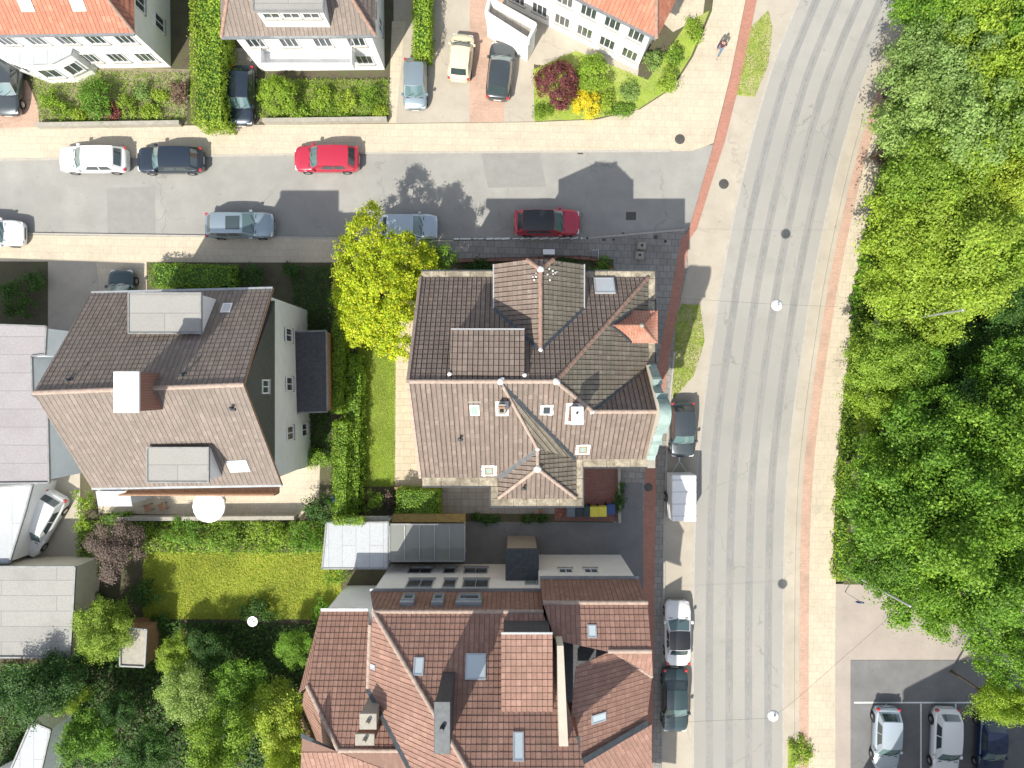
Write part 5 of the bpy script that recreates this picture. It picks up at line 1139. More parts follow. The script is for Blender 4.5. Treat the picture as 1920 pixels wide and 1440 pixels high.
FT = [
 (1760, 25, 2.7, 8, 'mid', 'mid green tree at the top edge, leftmost of the wood there', 0), (1835, 20, 3.0, 9, 'lime', 'lime green tree at the top edge, second from the right corner', 0), (1915, 60, 3.0, 9, 'mid', 'mid green tree in the top right corner', 1),
 (1760, 120, 2.8, 9, 'sil', 'silvery green tree leaning over the pavement near the top', 0), (1850, 130, 3.2, 10, 'lime', 'lime green tree below the top right corner tree', 1), (1730, 235, 2.9, 9, 'sil', 'silvery tree overhanging the pavement bend, lower of the two there', 1), (1810, 235, 3.4, 10, 'sil', 'broad silvery tree in the middle of the upper wood', 0), (1905, 240, 3.0, 10, 'lime', 'lime tree at the right edge beside the broad silvery tree', 0),
 (1725, 330, 2.8, 9, 'lime', 'bright green tree level with the side street, nearest the pavement', 0), (1800, 345, 2.8, 9, 'lime', 'lime tree level with the side street, behind the one by the pavement', 1), (1895, 350, 2.6, 9, 'yel', 'yellow green tree at the right edge level with the side street', 0),
 (1705, 440, 3.0, 8, 'lime', 'lime tree beside the grey garden wall, northern one', 0), (1800, 450, 3.2, 10, 'yel', 'yellow green tree in the middle of the bright part of the wood', 1), (1700, 530, 2.6, 8, 'lime', 'lime tree beside the grey garden wall, southern one', 1), (1790, 545, 3.0, 9, 'yel', 'yellow green tree above the dark hollow in the wood', 0), (1855, 490, 2.6, 9, 'lime', 'lime tree right of the two yellow green crowns', 0),
 (1660, 670, 2.3, 7, 'lime', 'small lime tree left of the dark hollow, upper one', 0), (1655, 755, 2.0, 6, 'lime', 'smallest lime tree at the pavement below the dark hollow', 1), (1725, 690, 1.9, 6, 'mid', 'small mid green tree at the rim of the dark hollow', 1),
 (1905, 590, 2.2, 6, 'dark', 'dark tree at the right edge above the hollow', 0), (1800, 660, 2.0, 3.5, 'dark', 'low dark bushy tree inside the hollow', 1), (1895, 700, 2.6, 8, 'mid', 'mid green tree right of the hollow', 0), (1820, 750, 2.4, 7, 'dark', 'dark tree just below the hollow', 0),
 (1740, 820, 2.8, 9, 'mid', 'mid green tree left of the dark tree under the hollow', 1), (1655, 880, 2.3, 8, 'mid', 'mid green tree hanging over the pavement by the white trailer', 0), (1885, 830, 3.0, 11, 'mid', 'tall mid green tree at the right edge below the hollow', 1), (1800, 900, 3.0, 11, 'mid', 'tall mid green tree in the centre of the lower wood', 0),
 (1690, 970, 3.0, 10, 'mid', 'mid green tree nearest the pavement in the lower wood', 1), (1780, 1020, 3.2, 12, 'mid', 'tallest mid green tree above the forecourt', 0), (1890, 960, 3.0, 11, 'mid', 'mid green tree at the right edge in the lower wood', 0), (1660, 1060, 2.3, 8, 'mid', 'mid green tree at the corner of the pale forecourt', 0),
 (1740, 1120, 2.6, 9, 'mid', 'mid green tree overhanging the pale forecourt, left one', 1), (1830, 1120, 2.8, 10, 'mid', 'mid green tree overhanging the pale forecourt, right one', 0), (1905, 1090, 2.8, 10, 'mid', 'mid green tree at the right edge above the car park', 1), (1905, 1230, 2.3, 9, 'mid', 'mid green tree at the right edge beside the car park shadow', 0), (1885, 1325, 1.6, 8, 'lime', 'small light green tree over the dark blue parked car', 1)]
for px, py, r, h_, lf, lb, v in FT: ftree(px, py, r, h_, lf, lb, var=v)
GT = [  # back gardens, bottom left
 (215, 1030, 1.9, 3.6, 'brown', 'brown leaved tree right of the parked white estate car', 0), (75, 1290, 2.4, 6, 'dark', 'dark tree in shade below the felt roofed garage', 0), (195, 1185, 1.9, 4.5, 'yel', 'olive yellow tree right of the felt roofed garage', 1),
 (395, 1225, 1.6, 3.2, 'dark', 'dark round tree right of the garden shed', 0), (330, 1228, 1.4, 3.0, 'lime', 'lime tree touching the right side of the garden shed', 0), (445, 1285, 2.0, 4.2, 'mid', 'mid green tree in the middle of the bottom left garden', 0), (350, 1300, 1.9, 5, 'sil', 'pale green tree below the garden shed', 0),
 (552, 1215, 1.3, 3.2, 'mid', 'mid green tree against the corner of the red roofed house', 1), (520, 1345, 2.2, 5, 'yel', 'large yellow green tree beside the red roofed house', 0), (405, 1390, 2.2, 7, 'lime', 'lime tree at the bottom edge left of the big yellow green tree', 1), (165, 1385, 2.0, 5, 'mid', 'mid green tree right of the white roofed outbuilding', 0), (280, 1410, 1.7, 5, 'dark', 'dark tree at the bottom edge among the garden bushes', 0), (540, 1425, 1.6, 6, 'yel', 'yellow green tree at the bottom edge beside the house corner', 1), (130, 1310, 1.1, 3.5, 'yel', 'little bright yellow green tree above the white outbuilding', 0), (225, 1330, 1.3, 4, 'dark', 'dark tree in the gap between shed and outbuilding', 0)]
for px, py, r, h_, lf, lb, v in GT: ftree(px, py, r, h_, lf, lb, 'trees in the back gardens', v)
SH = [  # px, py, rx, ry, h, leaf, label, round
 (182, 185, 1.0, 1.2, 1.5, 'mid', 'round green bush in the middle of the top left front garden', 1), (95, 185, .7, .7, .9, 'lime', 'lime bush left in the top left front garden', 0), (118, 208, .8, .6, .8, 'lime', 'low lime bush at the street end of the top left garden', 0), (240, 200, .6, .8, .9, 'yel', 'yellow bush right of the round green bush', 0), (266, 168, .7, .6, .8, 'sil', 'grey green bush under the white house wall', 0), (285, 208, .8, .5, .7, 'lime', 'low lime bush by the pavement near the tall hedge', 0), (300, 180, .5, .5, .6, 'yel', 'small yellowish bush in the gravel bed', 0), (335, 172, .6, .8, .9, 'brown', 'brownish bush beside the tall hedge', 0), (150, 215, .5, .4, .6, 'yel', 'small yellow bush at the front wall of the top left garden', 0), (210, 208, .5, .5, .7, 'red', 'small dark red bush beside the round green bush', 0),
 (522, 180, 1.25, 1.25, 1.8, 'lime', 'large round clipped bush right of the shaded dark car', 1), (600, 180, .9, .8, 1.1, 'lime', 'lime bush in front of the brown hipped house, left of three', 0), (645, 190, .9, .8, 1.1, 'yel', 'yellow green bush in front of the brown hipped house, middle of three', 0), (695, 184, .9, .9, 1.2, 'hedge', 'green bush in front of the brown hipped house, right of three', 0), (560, 208, .8, .5, .8, 'hedge', 'low green bush by the pavement beside the clipped bush', 0), (715, 205, .5, .5, .7, 'yel', 'tiny yellow bush at the garden corner by the parked hatchback', 0), (625, 212, 1.0, .4, .6, 'lime', 'flat lime bush along the wall of the brown hipped house garden', 0),
 (1046, 160, 1.45, 1.55, 2.1, 'red', 'plum red leaved round shrub left of the pale green ball', 1), (1113, 140, 1.15, 1.2, 1.9, 'lime', 'pale green ball shaped shrub under the askew white house', 1), (1098, 196, .92, .92, 1.3, 'sun', 'bright yellow round shrub by the pavement', 1), (1139, 188, .35, .8, 1.1, 'yel', 'narrow yellow shrub right of the bright yellow ball', 0), (1018, 208, .6, .6, .6, 'lime', 'low green shrub below the plum red shrub', 0), (1180, 172, .7, .8, .5, 'sil', 'low pale green shrub in the corner garden', 0), (1252, 148, .9, .9, 1.2, 'yel', 'yellow shrub at the rounded corner of the garden', 0), (1222, 112, .7, .7, .9, 'sil', 'pale shrub at the corner of the askew white house', 0), (1160, 205, 1.3, .4, .5, 'hedge', 'low green shrub along the curve of the corner pavement', 0), (1262, 105, .6, .9, 1.0, 'hedge', 'green shrub halfway along the curved corner garden', 0), (1300, 60, .5, 1.1, .9, 'lime', 'long lime shrub at the upper end of the corner garden', 0),
 (28, 560, 1.3, 1.4, 1.6, 'dark', 'dark shaded bush above the mauve roofed building', 0), (62, 530, .9, .8, 1.2, 'dark', 'smaller dark bush by the pavement at the left edge', 0), (545, 505, .5, .5, .8, 'dark', 'small dark bush at the end of the shaded front garden', 0), (470, 515, 1.0, .9, 1.1, 'dark', 'dark bush right of the shaded clipped hedge', 0),
 (345, 1000, 1.4, 1.0, 1.4, 'mid', 'green bush below the white parasol', 0), (420, 1010, 1.2, 1.2, 1.7, 'hedge', 'green bush right below the white parasol', 0), (500, 1008, 1.4, 1.2, 2.0, 'lime', 'lime bush at the top of the back lawn', 0), (572, 1012, 1.3, 1.2, 1.9, 'mid', 'green bush left of the pale blue shed roof', 0), (628, 1075, 1.0, .8, 1.5, 'lime', 'lime bush below the pale blue shed roof', 0), (600, 950, 1.1, 1.4, 1.8, 'dark', 'dark bush beside the terrace and the long hedge', 0), (270, 1110, 1.2, 1.0, 1.4, 'dark', 'dark bush at the left end of the back lawn', 0), (155, 960, .55, 1.5, 2.4, 'lime', 'tall narrow lime bush right of the white estate car', 0), (600, 1150, .7, 1.0, 1.4, 'mid', 'green bush at the wall of the red roofed house', 0),
 (300, 1165, .7, .6, 1.0, 'dark', 'small dark bush on the edge of the back lawn', 0), (480, 1150, 1.5, .9, 1.2, 'dark', 'dark leaf mass added for the round shadow by the white bird bath', 0), (598, 860, .9, .7, 1.2, 'hedge', 'green bush between the gabled house and the long hedge', 0),  # wide dark one at the bird bath stands for its round shadow
 (1125, 497, .8, .55, .7, 'hedge', 'green bush behind the curved railing', 0), (900, 500, 1.2, .35, .4, 'dark', 'low dark plants under the north wall left of the gable', 0), (1058, 493, .7, .3, .4, 'dark', 'low dark plants at the foot of the big north gable', 0), (690, 940, 1.0, .95, 1.5, 'lime', 'yellow tinged bush at the bottom end of the lawn', 0), (812, 960, .55, .35, .9, 'mid', 'small bush at the patio corner', 0), (728, 938, .35, .5, 1.1, 'brown', 'dead brown bush between the two bottom bushes', 0), (905, 972, 1.0, .25, .4, 'dark', 'low weeds along the patio edge', 0), (1000, 972, .8, .25, .35, 'dark', 'low weeds left of the waste bins', 0), (1163, 930, .3, 1.0, .7, 'dark', 'narrow dark bush beside the red yard', 0),
 (632, 575, .7, 1.4, 2.2, 'mid', 'dark green bush left under the golden maple', 0),
 (1712, 75, .9, 1.4, 2.5, 'brown', 'grey brown shrub overhanging the pavement at the top', 0), (1672, 172, .8, 1.2, 2.2, 'brown', 'grey brown shrub at the pavement bend', 0), (1648, 290, .4, .8, 1.5, 'brown', 'grey brown shrub level with the side street', 0), (1500, 1412, .8, 1.1, .5, 'lime', 'low green planting on the road island', 0)]
for i, (px, py, rx, ry, h_, lf, lb, rd) in enumerate(SH):
    big = px * 1.0 > 0; shrub(px, py, rx, ry, h_, lf, lb, seed=100 + i, round_=bool(rd), ls=.12, dens=34 if not rd else 42, group='shrubs and bushes in the gardens', z0=.06 if px == 1500 else None, nlf=30)
def HP(l, z): return [(W(x, y, z).x, W(x, y, z).y) for x, y in l]
hedge(HP([(388, -120), (388, 60), (390, 228)], 2.4), [2.1, 2.0, 2.0], 2.6, 'yel', 'tall clipped yellow green hedge between the two upper houses', 3, dens=150, ls=.13)
hedge(HP([(792, -120), (790, 100)], 1.8), 1.1, 1.9, 'lime', 'lime hedge at the top right of the brown hipped house', 4, dens=150, ls=.13)
hedge(HP([(634, 600), (633, 690), (632, 772)], 1.9), .62, 1.9, 'hedge', 'narrow dark hedge row nearest the gabled house', 5, dens=420)
hedge(HP([(666, 668), (664, 730), (660, 800), (661, 880), (660, 960)], 1.2), [.8, .95, 1.05, .95, .85], 1.15, 'hedge', 'broad hedge row along the left side of the lawn', 6, dens=420, bulge=.22, ls=.12)
hedge(HP([(640, 792), (637, 860), (638, 920), (640, 972)], 1.9), [.9, .95, .8, .65], 1.75, 'hedge', 'sunlit hedge row at the lower left corner of the lawn', 7, dens=420, bulge=.22, ls=.12)
hedge(HP([(745, 942), (822, 944)], 1.4), 1.75, 1.4, 'hedge', 'clipped square hedge block below the pale terrace', 8, dens=380)
hedge(HP([(283, 515), (440, 520)], 1.2), 1.5, 1.2, 'hedge', 'half shaded clipped hedge before the gabled house', 9, dens=170, ls=.12)
hedge(HP([(190, 975), (240, 968)], .8), .5, .8, 'hedge', 'low hedge below the porch of the gabled house', 10, dens=200)
hedge(HP([(628, 976), (682, 976)], 2.7), .5, .35, 'lime', 'creeper over the edge of the pale blue shed roof', 11, dens=420, z0=2.5, name='creeper', cat='creeper')
hedge(HP([(1578, 1085), (1585, 900), (1600, 740), (1622, 560), (1640, 430)], .9), .7, .9, 'lime', 'unclipped green strip between the pavement and the wood', 12, dens=120, ls=.14)
# grass blades on lawns and verges
def grass(name, polys, n, leaf, seed, ls=.055, hh=.05, label='short sunlit grass'):
    rng = np.random.default_rng(seed); Cs = []
    for poly, z in polys:
        P = np.array([W(x, y, 0)[:2] for x, y in poly]); lo, hi = P.min(0), P.max(0); q = rng.uniform(lo, hi, (n, 2)); ins = np.zeros(n, bool); j = len(P) - 1
        for i in range(len(P)):
            c = ((P[i, 1] > q[:, 1]) != (P[j, 1] > q[:, 1])) & (q[:, 0] < (P[j, 0] - P[i, 0]) * (q[:, 1] - P[i, 1]) / (P[j, 1] - P[i, 1] + 1e-9) + P[i, 0]); ins ^= c; j = i
        q = q[ins]; Cs.append(np.column_stack([q, z + rng.uniform(.01, hh, len(q))]))
    C = np.concatenate(Cs); N = rng.normal(size=C.shape) * .45 + np.array([0, 0, 1.0])
    o = addmesh(name, leaf_mesh(name, C, N, rng.uniform(.6, 1.4, len(C)) * ls, rng, .45), leaf); tag(o, kind='stuff'); return o
L['grass'] = leafmat('grass_blade', (0.17, 0.28, 0.03), (0.27, 0.38, 0.045), (0.38, 0.44, 0.09), .3, .6)
L['grass_y'] = leafmat('sunny_grass_blade', (0.22, 0.33, 0.03), (0.33, 0.42, 0.045), (0.44, 0.42, 0.09), .3, .3)
grass('grass', [([(672, 560), (743, 560), (741, 912), (668, 912)], .104)], 60000, L['grass'], 1)
grass('grass', [([(270, 1035), (640, 1035), (640, 1160), (270, 1160)], .104)], 40000, L['grass_y'], 2, .09, .1)
grass('grass', [([(1400, 60), (1440, 20), (1448, 50), (1440, 120), (1415, 182), (1380, 178), (1385, 120)], .06), ([(1278, 570), (1312, 572), (1321, 640), (1300, 705), (1262, 748), (1258, 690), (1266, 600)], .06), ([(1478, 1385), (1522, 1382), (1530, 1600), (1475, 1600)], .06), ([(1000, 130), (1080, 95), (1215, 150), (1290, 40), (1330, 20), (1296, 105), (1258, 165), (1196, 205), (1110, 223), (1002, 227)], .116)], 4500, L['grass'], 3, .08, .06)
def cover_plants(name, poly, n, leaf, seed, h=.5, ls=.2):
    return grass(name, [(poly, .1)], n, L[leaf], seed, ls, h)
cover_plants('undergrowth', [(1590, 560), (1650, 300), (1665, 180), (1765, -60), (2000, -60), (2000, 590), (1590, 590)], 45000, 'mid', 5, .9, .3)
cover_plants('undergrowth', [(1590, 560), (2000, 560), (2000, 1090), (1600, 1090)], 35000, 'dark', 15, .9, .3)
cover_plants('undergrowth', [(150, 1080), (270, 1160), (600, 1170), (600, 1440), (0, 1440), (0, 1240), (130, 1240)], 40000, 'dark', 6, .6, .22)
cover_plants('undergrowth', [(150, 975), (640, 975), (640, 1035), (270, 1035), (150, 1100)], 16000, 'hedge', 7, .5, .18)
cover_plants('undergrowth', [(620, 492), (1150, 487), (1150, 505), (840, 512), (672, 560), (668, 975), (620, 975)], 26000, 'dark', 8, .15, .09)
cover_plants('undergrowth', [(545, 500), (620, 500), (620, 860), (570, 870)], 9000, 'dark', 18, .35, .13)  # dark leaf cover laid here to deepen the shade of the strip
cover_plants('undergrowth', [(60, 130), (355, 140), (350, 228), (80, 234)], 7000, 'lime', 9, .3, .12)
cover_plants('undergrowth', [(484, 152), (730, 152), (730, 222), (486, 224)], 9000, 'lime', 10, .35, .12)

# ================================================================ vehicles
P = {k: carpaint(k, c, m) for k, c, m in (('paint_white', (.72, .73, .74), 0), ('paint_red', (.42, .02, .05), .15), ('paint_navy', (.018, .03, .05), .4), ('paint_silver', (.30, .38, .43), .6), ('paint_black', (.012, .014, .016), .3), ('paint_cream', (.62, .58, .40), 0), ('paint_grey', (.06, .075, .085), .5), ('paint_teal', (.03, .06, .065), .4), ('paint_lightblue', (.42, .50, .58), .4), ('paint_blue', (.01, .03, .09), .4))}
car(172, 297, 180, 'wagon', P['paint_white'], 'white estate car parked in front of the black one, upper side of the side street', rails=True)
car(316, 298, 180, 'wagon', P['paint_navy'], 'dark navy estate car parked right behind the white estate', Ls=.97)
car(611, 296, 180, 'wagon', P['paint_red'], 'red car parked alone at the upper side of the side street', Ls=.95)
car(-22, 436, 0, 'wagon', P['paint_white'], 'white car cut by the left edge on the lower side of the street', Ls=.98)
car(447, 421, 0, 'wagon', P['paint_silver'], 'silver blue car with dark sunroof parked before the gabled house', sunroof=True)
car(765, 424, 0, 'hatch', P['paint_lightblue'], 'light blue car parked half under the golden maple', Ls=1.0)
car(1026, 416, 0, 'wagon', P['paint_red'], 'red car with black roof in the shade of the corner house', roofcol=P['paint_black'], Ls=.97)
car(1281, 806, 270, 'hatch', P['paint_grey'], 'dark grey car parked beside the copper gable', Ls=.94)
car(1272, 1188, 90, 'sedan', P['paint_white'], 'white car with black roof parked on the main road', roofcol=P['paint_black'], Ls=.95)
car(1267, 1315, 270, 'sedan', P['paint_teal'], 'dark teal car parked right below the white one with black roof', Ls=.95)
car(1664, 1385, 268, 'hatch', P['paint_lightblue'], 'pale grey car leftmost in the shaded car park', Ls=1.05)
car(1775, 1393, 268, 'wagon', P['paint_white'], 'white car in the middle of the shaded car park')
car(1860, 1395, 268, 'sedan', P['paint_blue'], 'dark blue car rightmost in the shaded car park under the tree')
car(864, 106, 96 - 12, 'small', P['paint_cream'], 'cream coloured small car on the driveway left of the grey car', Ls=.92)
car(938, 132, 84, 'hatch', P['paint_grey'], 'dark grey car on the pink strip of the driveway', Ls=.98)
car(778, 156, 270, 'small', P['paint_silver'], 'silver small car beside the brown hipped house')
car(452, 178, 268, 'hatch', P['paint_navy'], 'dark blue car in shade between the tall hedge and the clipped bush')
car(12, 150, 268, 'wagon', P['paint_grey'], 'dark grey car at the left edge beside the bay window')
car(75, 982, 240, 'wagon', P['paint_white'], 'white estate car parked aslant between the garages', rails=True)
car(226, 560, 90, 'hatch', P['paint_teal'], 'dark teal car mostly hidden under the eaves of the gabled house', z0=.108)
for o in list(COL.objects):
    if o.get('category') == 'car' and (o.location.y > 18 or (o.location.x > 22) or (o.location.x < -29 and o.location.y < -5)): o.location.z = .112
# box trailer
p = W(1277, 930, 1); tr = empty('box_trailer', (p.x, p.y, 0), 0, 'white box trailer parked below the dark grey car on the main road', 'trailer')
mb = MB(); mb.bevbox(-.82, .82, -1.55, 1.55, .55, 1.95, .06); bx9 = mb.build('box', M['frame'], tr, world=False)
for k in range(4): mb = MB(); mb.bevbox(-.80, .80, -1.2 + k * .8 - .03, -1.2 + k * .8 + .03, 1.95, 1.975, .01); mb.build('roof_rib', M['galv'], bx9, world=False)
mb = MB(); mb.bevbox(-.85, .85, -1.58, 1.58, .45, .55, .02)
for s in (-.84, .82): mb.box(s, s + .02, -1.5, 1.5, 1.0, 1.04)
mb.build('chassis', M['galv'], tr, world=False)
mb = MB(); mb.tube([(-.5, 1.55, .48), (0, 2.3, .48)], .03, 6); mb.tube([(.5, 1.55, .48), (0, 2.3, .48)], .03, 6); mb.tube([(0, 2.25, .48), (0, 2.6, .50)], .045, 8); mb.tube([(0, 2.3, .1), (0, 2.3, .6)], .03, 6); mb.build('drawbar', M['galv'], tr, world=False)
for s in (-1, 1):
    mb = MB(); mb.tube([(s * .80, -.15, .30), (s * .98, -.15, .30)], .30, 18); wh = mb.build('wheel', M['black'], tr, world=False)
    mb = MB(); mb.tube([(s * .975, -.15, .30), (s * .99, -.15, .30)], .17, 14); mb.build('rim', M['rim'], wh, world=False)
    mb = MB(); mb.grid([[(s * x, -.15 + .36 * math.cos(a), .30 + .36 * math.sin(a)) for a in [math.pi * k / 8 for k in range(9)]] for x in (.80, 1.0)], 0, True); mb.build('mudguard', M['trimb'], tr, world=False)
    mb = MB(); mb.bevbox(s * .68 - .08, s * .68 + .08, -1.62, -1.58, .47, .55, .01); mb.build('tail_light', M['tail'], tr, world=False)

# ================================================================ small things
M['bin_grey'] = plain('grey_plastic', (0.12, 0.15, 0.18), .45, var=.06); M['bin_dark'] = plain('dark_plastic', (0.02, 0.028, 0.038), .45, var=.06); M['bin_green'] = plain('dark_green_plastic', (0.012, 0.04, 0.045), .45, var=.06)
M['bin_yel'] = plain('yellow_plastic', (0.62, 0.56, 0.06), .45, var=.05); M['bin_blue'] = plain('blue_plastic', (0.02, 0.06, 0.19), .45, var=.06)
def wbin(px, py, mat, label, s=1.0, lid=None):
    p = W(px, py, 1.0); r = empty('waste_bin', (p.x, p.y, .106), 0, label, 'bin', 'wheeled waste bins below the red yard')
    w_, d_ = .27 * s, .33; mb = MB()
    mb.grid([[(x * k, y * k, z) for x, y in ((-w_, -d_), (w_, -d_), (w_, d_), (-w_, d_))] for k, z in ((.76, .06), (.80, .12), (.97, .92), (1.0, .94))], 0, False, True); mb.build('body', M[mat], r, world=False)
    mb = MB(); mb.bevbox(-w_ - .02, w_ + .02, -d_ - .03, d_, .94, 1.0, .025); mb.bevbox(-w_ + .05, w_ - .05, -d_ + .05, d_ - .08, 1.0, 1.025, .012)
    mb.tube([(-w_ + .04, d_ + .05, .97), (w_ - .04, d_ + .05, .97)], .018, 8); mb.build('lid', M[lid or mat], r, world=False)
    for s2 in (-1, 1): mb = MB(); mb.tube([(s2 * (w_ - .06), d_ - .03, .10), (s2 * (w_ + .0), d_ - .03, .10)], .10, 14); mb.build('wheel', M['black'], r, world=False)
wbin(1070.5, 959, 'bin_grey', 'pale grey wheeled bin, first of the row from the left'); wbin(1086.5, 959, 'bin_dark', 'dark grey wheeled bin between the pale grey and the narrow green one'); wbin(1100, 958, 'bin_green', 'narrow dark green wheeled bin left of the yellow lids', .75); wbin(1114, 959, 'bin_dark', 'wheeled bin with yellow lid beside the narrow green bin', lid='bin_yel'); wbin(1129.5, 958.5, 'bin_dark', 'wheeled bin with yellow lid beside the blue bin', lid='bin_yel'); wbin(1145, 955, 'bin_blue', 'blue wheeled bin at the right end of the row')
M['terra'] = plain('terracotta', (.42, .16, .08), .8, var=.2)
for x, y, r_, lb in ((1049, 963, .13, 'terracotta pot left of the waste bins'), (1013, 957, .11, 'small terracotta pot at the patio edge near the house corner')):
    p = W(x, y); mb = MB(); mb.lathe([(.001, 0), (r_ * .7, 0), (r_, .24), (r_ * 1.12, .24), (r_ * 1.12, .30), (r_ * .9, .30), (r_ * .85, .2), (.001, .2)], 0, 0, 16); o = mb.build('plant_pot', M['terra']); o.location = (p.x, p.y, .112); tag(o, lb, 'pot')
# white topped cabinet, stone blocks, bike rail, bollard
p = W(1029, 473, 1.0); r = empty('street_cabinet', (p.x, p.y, .10), 0, 'white topped grey cabinet on the pavement before the north gable', 'cabinet')
mb = MB(); mb.bevbox(-.36, .36, -.15, .15, 0, 1.0, .02); mb.box(-.37, .37, -.155, .155, 0, .08); mb.build('body', M['gframe'], r, world=False)
mb = MB(); mb.bevbox(-.40, .40, -.18, .18, 1.0, 1.06, .02); mb.build('roof', M['frame'], r, world=False); mb = MB(); mb.box(-.005, .005, .15, .156, .1, .95); mb.box(.05, .09, .15, .165, .5, .6); mb.build('door_handle', M['dark'], r, world=False)
for x, y, a, lb in ((1203, 461, -.10, 'grey concrete block, upper of the pair on the corner pavement'), (1199, 479, -.06, 'grey concrete block with a round hole, lower of the pair')):
    p = W(x, y, .3); r = empty('concrete_block', (p.x, p.y, .10), a, lb, 'block'); mb = MB(); mb.bevbox(-.30, .30, -.27, .27, 0, .36, .04); mb.bevbox(-.22, .22, -.20, .20, .36, .40, .02); mb.build('base', M['stone'], r, world=False)
    mb = MB(); mb.lathe([(.09, .40), (.09, .42), (.05, .42), (.05, .405), (.001, .405)], 0, 0, 14); mb.build('socket', M['dark'], r, world=False)
p = W(1122, 470, 1.0); r = empty('metal_barrier', (p.x, p.y, .10), 0, 'angled galvanised pipe barrier on the pavement beside the curved railing', 'barrier')
mb = MB(); mb.tube([(-.55, .0, 0), (-.55, .0, .95), (.0, .05, .95)], .028, 8); mb.tube([(0, .05, 0), (0, .05, .95)], .028, 8); mb.tube([(0, .05, .95), (0, -.55, .95), (0, -.55, 0)], .028, 8); mb.lathe([(.001, .93), (.05, .95), (.05, 1.0), (.001, 1.03)], 0, .05, 10); mb.build('pipe', M['galv'], r, world=False)
# curved iron railing and low brick wall of the north garden
def fence(pts, label, name='iron_fence', h=1.0, mat='dark', step=.14, post=1.6, z0=.1, base=None):
    P_ = [W(x, y, 0) for x, y in pts]; r = empty(name, (P_[0].x, P_[0].y, z0), 0, label, 'fence'); o = P_[0]; mb = MB(); pm = MB()
    for i in range(len(P_) - 1):
        a, b = P_[i] - o, P_[i + 1] - o; ln = (b - a).length; n = max(2, int(ln / step))
        for z in (.15, h - .08): mb.bar((a.x, a.y, z), (b.x, b.y, z), .03, .03)
        for k in range(n): q = a.lerp(b, k / n); mb.bar((q.x, q.y, .05), (q.x, q.y, h), .016, .016, up=(1, 0, 0))
        pm.bevbox(a.x - .03, a.x + .03, a.y - .03, a.y + .03, 0, h + .06, .01)
    mb.build('railing', M[mat], r, world=False); pm.build('posts', M[mat], r, world=False)
    if base:
        mb = MB()
        for i in range(len(P_) - 1): a, b = P_[i] - o, P_[i + 1] - o; mb.bar((a.x, a.y, .12), (b.x, b.y, .12), .22, .24)
        mb.build('plinth', M[base], r, world=False)
    return r
fence([(855, 490), (930, 488), (1010, 486), (1085, 484), (1106, 486), (1125, 490), (1140, 498), (1149, 508)], 'dark iron railing on a low brick plinth curving round the north garden', base='brick', h=.9)
def wall_line(pts, wd, h, mat, label, name='garden_wall', cap='stone', z0=.1):
    P_ = [W(x, y, 0) for x, y in pts]; r = empty(name, (P_[0].x, P_[0].y, z0), 0, label, 'wall'); o = P_[0]; mb = MB(); cm = MB()
    for i in range(len(P_) - 1):
        a, b = P_[i] - o, P_[i + 1] - o; mb.bar((a.x, a.y, h / 2), (b.x, b.y, h / 2), wd, h); cm.bar((a.x, a.y, h + .03), (b.x, b.y, h + .03), wd + .06, .06)
    mb.build('wall', M[mat], r, world=False); cm.build('coping', M[cap], r, world=False); return r
wall_line([(78, 240), (344, 236)], .22, .55, 'stone', 'low wall along the pavement before the top left front garden')
wall_line([(498, 232), (728, 229)], .22, .55, 'stone', 'low wall along the pavement before the brown hipped house')
wall_line([(1655, 440), (1638, 560), (1618, 700), (1603, 840), (1598, 1000)], .35, .9, 'stone', 'low grey wall between the pavement and the lower wood')
wall_line([(235, 968), (560, 966)], .2, .9, 'stone', 'low wall along the terrace of the gabled house')
wall_line([(640, 488), (645, 455)], .18, 1.0, 'plaster', 'short pale wall at the pavement left of the maple')
wall_line([(1159, 875), (1160, 978)], .14, .35, 'brick', 'low brick edging right of the red yard')
wall_line([(826, 918), (826, 962)], .10, .9, 'wood', 'narrow wooden screen at the left side of the patio', 'screen', 'wood')
wall_line([(742, 913), (822, 914)], .08, .5, 'wood', 'low wooden edging between pale terrace and the square hedge', 'screen', 'wood')
# blue ball by the hedge, parasol, bird bath, garden furniture
mb = MB(); blob(mb, (0, 0, .3), .3, random.Random(2), fl=1.0); o = mb.build('water_butt', M['bin_blue']); p = W(627, 934, .6); o.location = (p.x, p.y, .1); tag(o, 'small blue tarpaulin bundle left of the sunlit hedge', 'bundle'); o.name = 'tarpaulin_bundle'
p = W(390, 950, 2.4); r = empty('parasol', (p.x, p.y, .104), 0, 'round white parasol open on the terrace of the gabled house', 'parasol')
mb = MB(); rows = [[(q_ * math.cos(6.2832 * k / 16), q_ * math.sin(6.2832 * k / 16), z - (.03 if k % 2 else 0) * (q_ > .2)) for k in range(16)] for q_, z in ((.001, 2.6), (.35, 2.52), (.75, 2.38), (1.08, 2.2), (1.07, 2.08))]; mb.grid(rows, 0, False, True); mb.build('canopy', M['frame'], r, world=False)
mb = MB(); mb.cyl(0, 0, 0, 2.62, .03, .03, 8); mb.build('pole', M['wood'], r, world=False); mb = MB(); mb.lathe([(.001, .1), (.25, .08), (.28, 0)], 0, 0, 16); mb.build('foot', M['stone'], r, world=False)
p = W(477, 1162, .8); r = empty('bird_bath', (p.x, p.y, .1), 0, 'pale round bird bath between dark bushes of the back garden', 'bird bath')
mb = MB(); mb.lathe([(.22, 0), (.2, .06), (.08, .14), (.07, .9)], 0, 0, 14); mb.build('pedestal', M['stone'], r, world=False); mb = MB(); mb.lathe([(.06, .9), (.3, .98), (.36, 1.06), (.32, 1.06), (.2, 1.0), (.001, .99)], 0, 0, 18); mb.build('bowl', M['frame'], r, world=False)
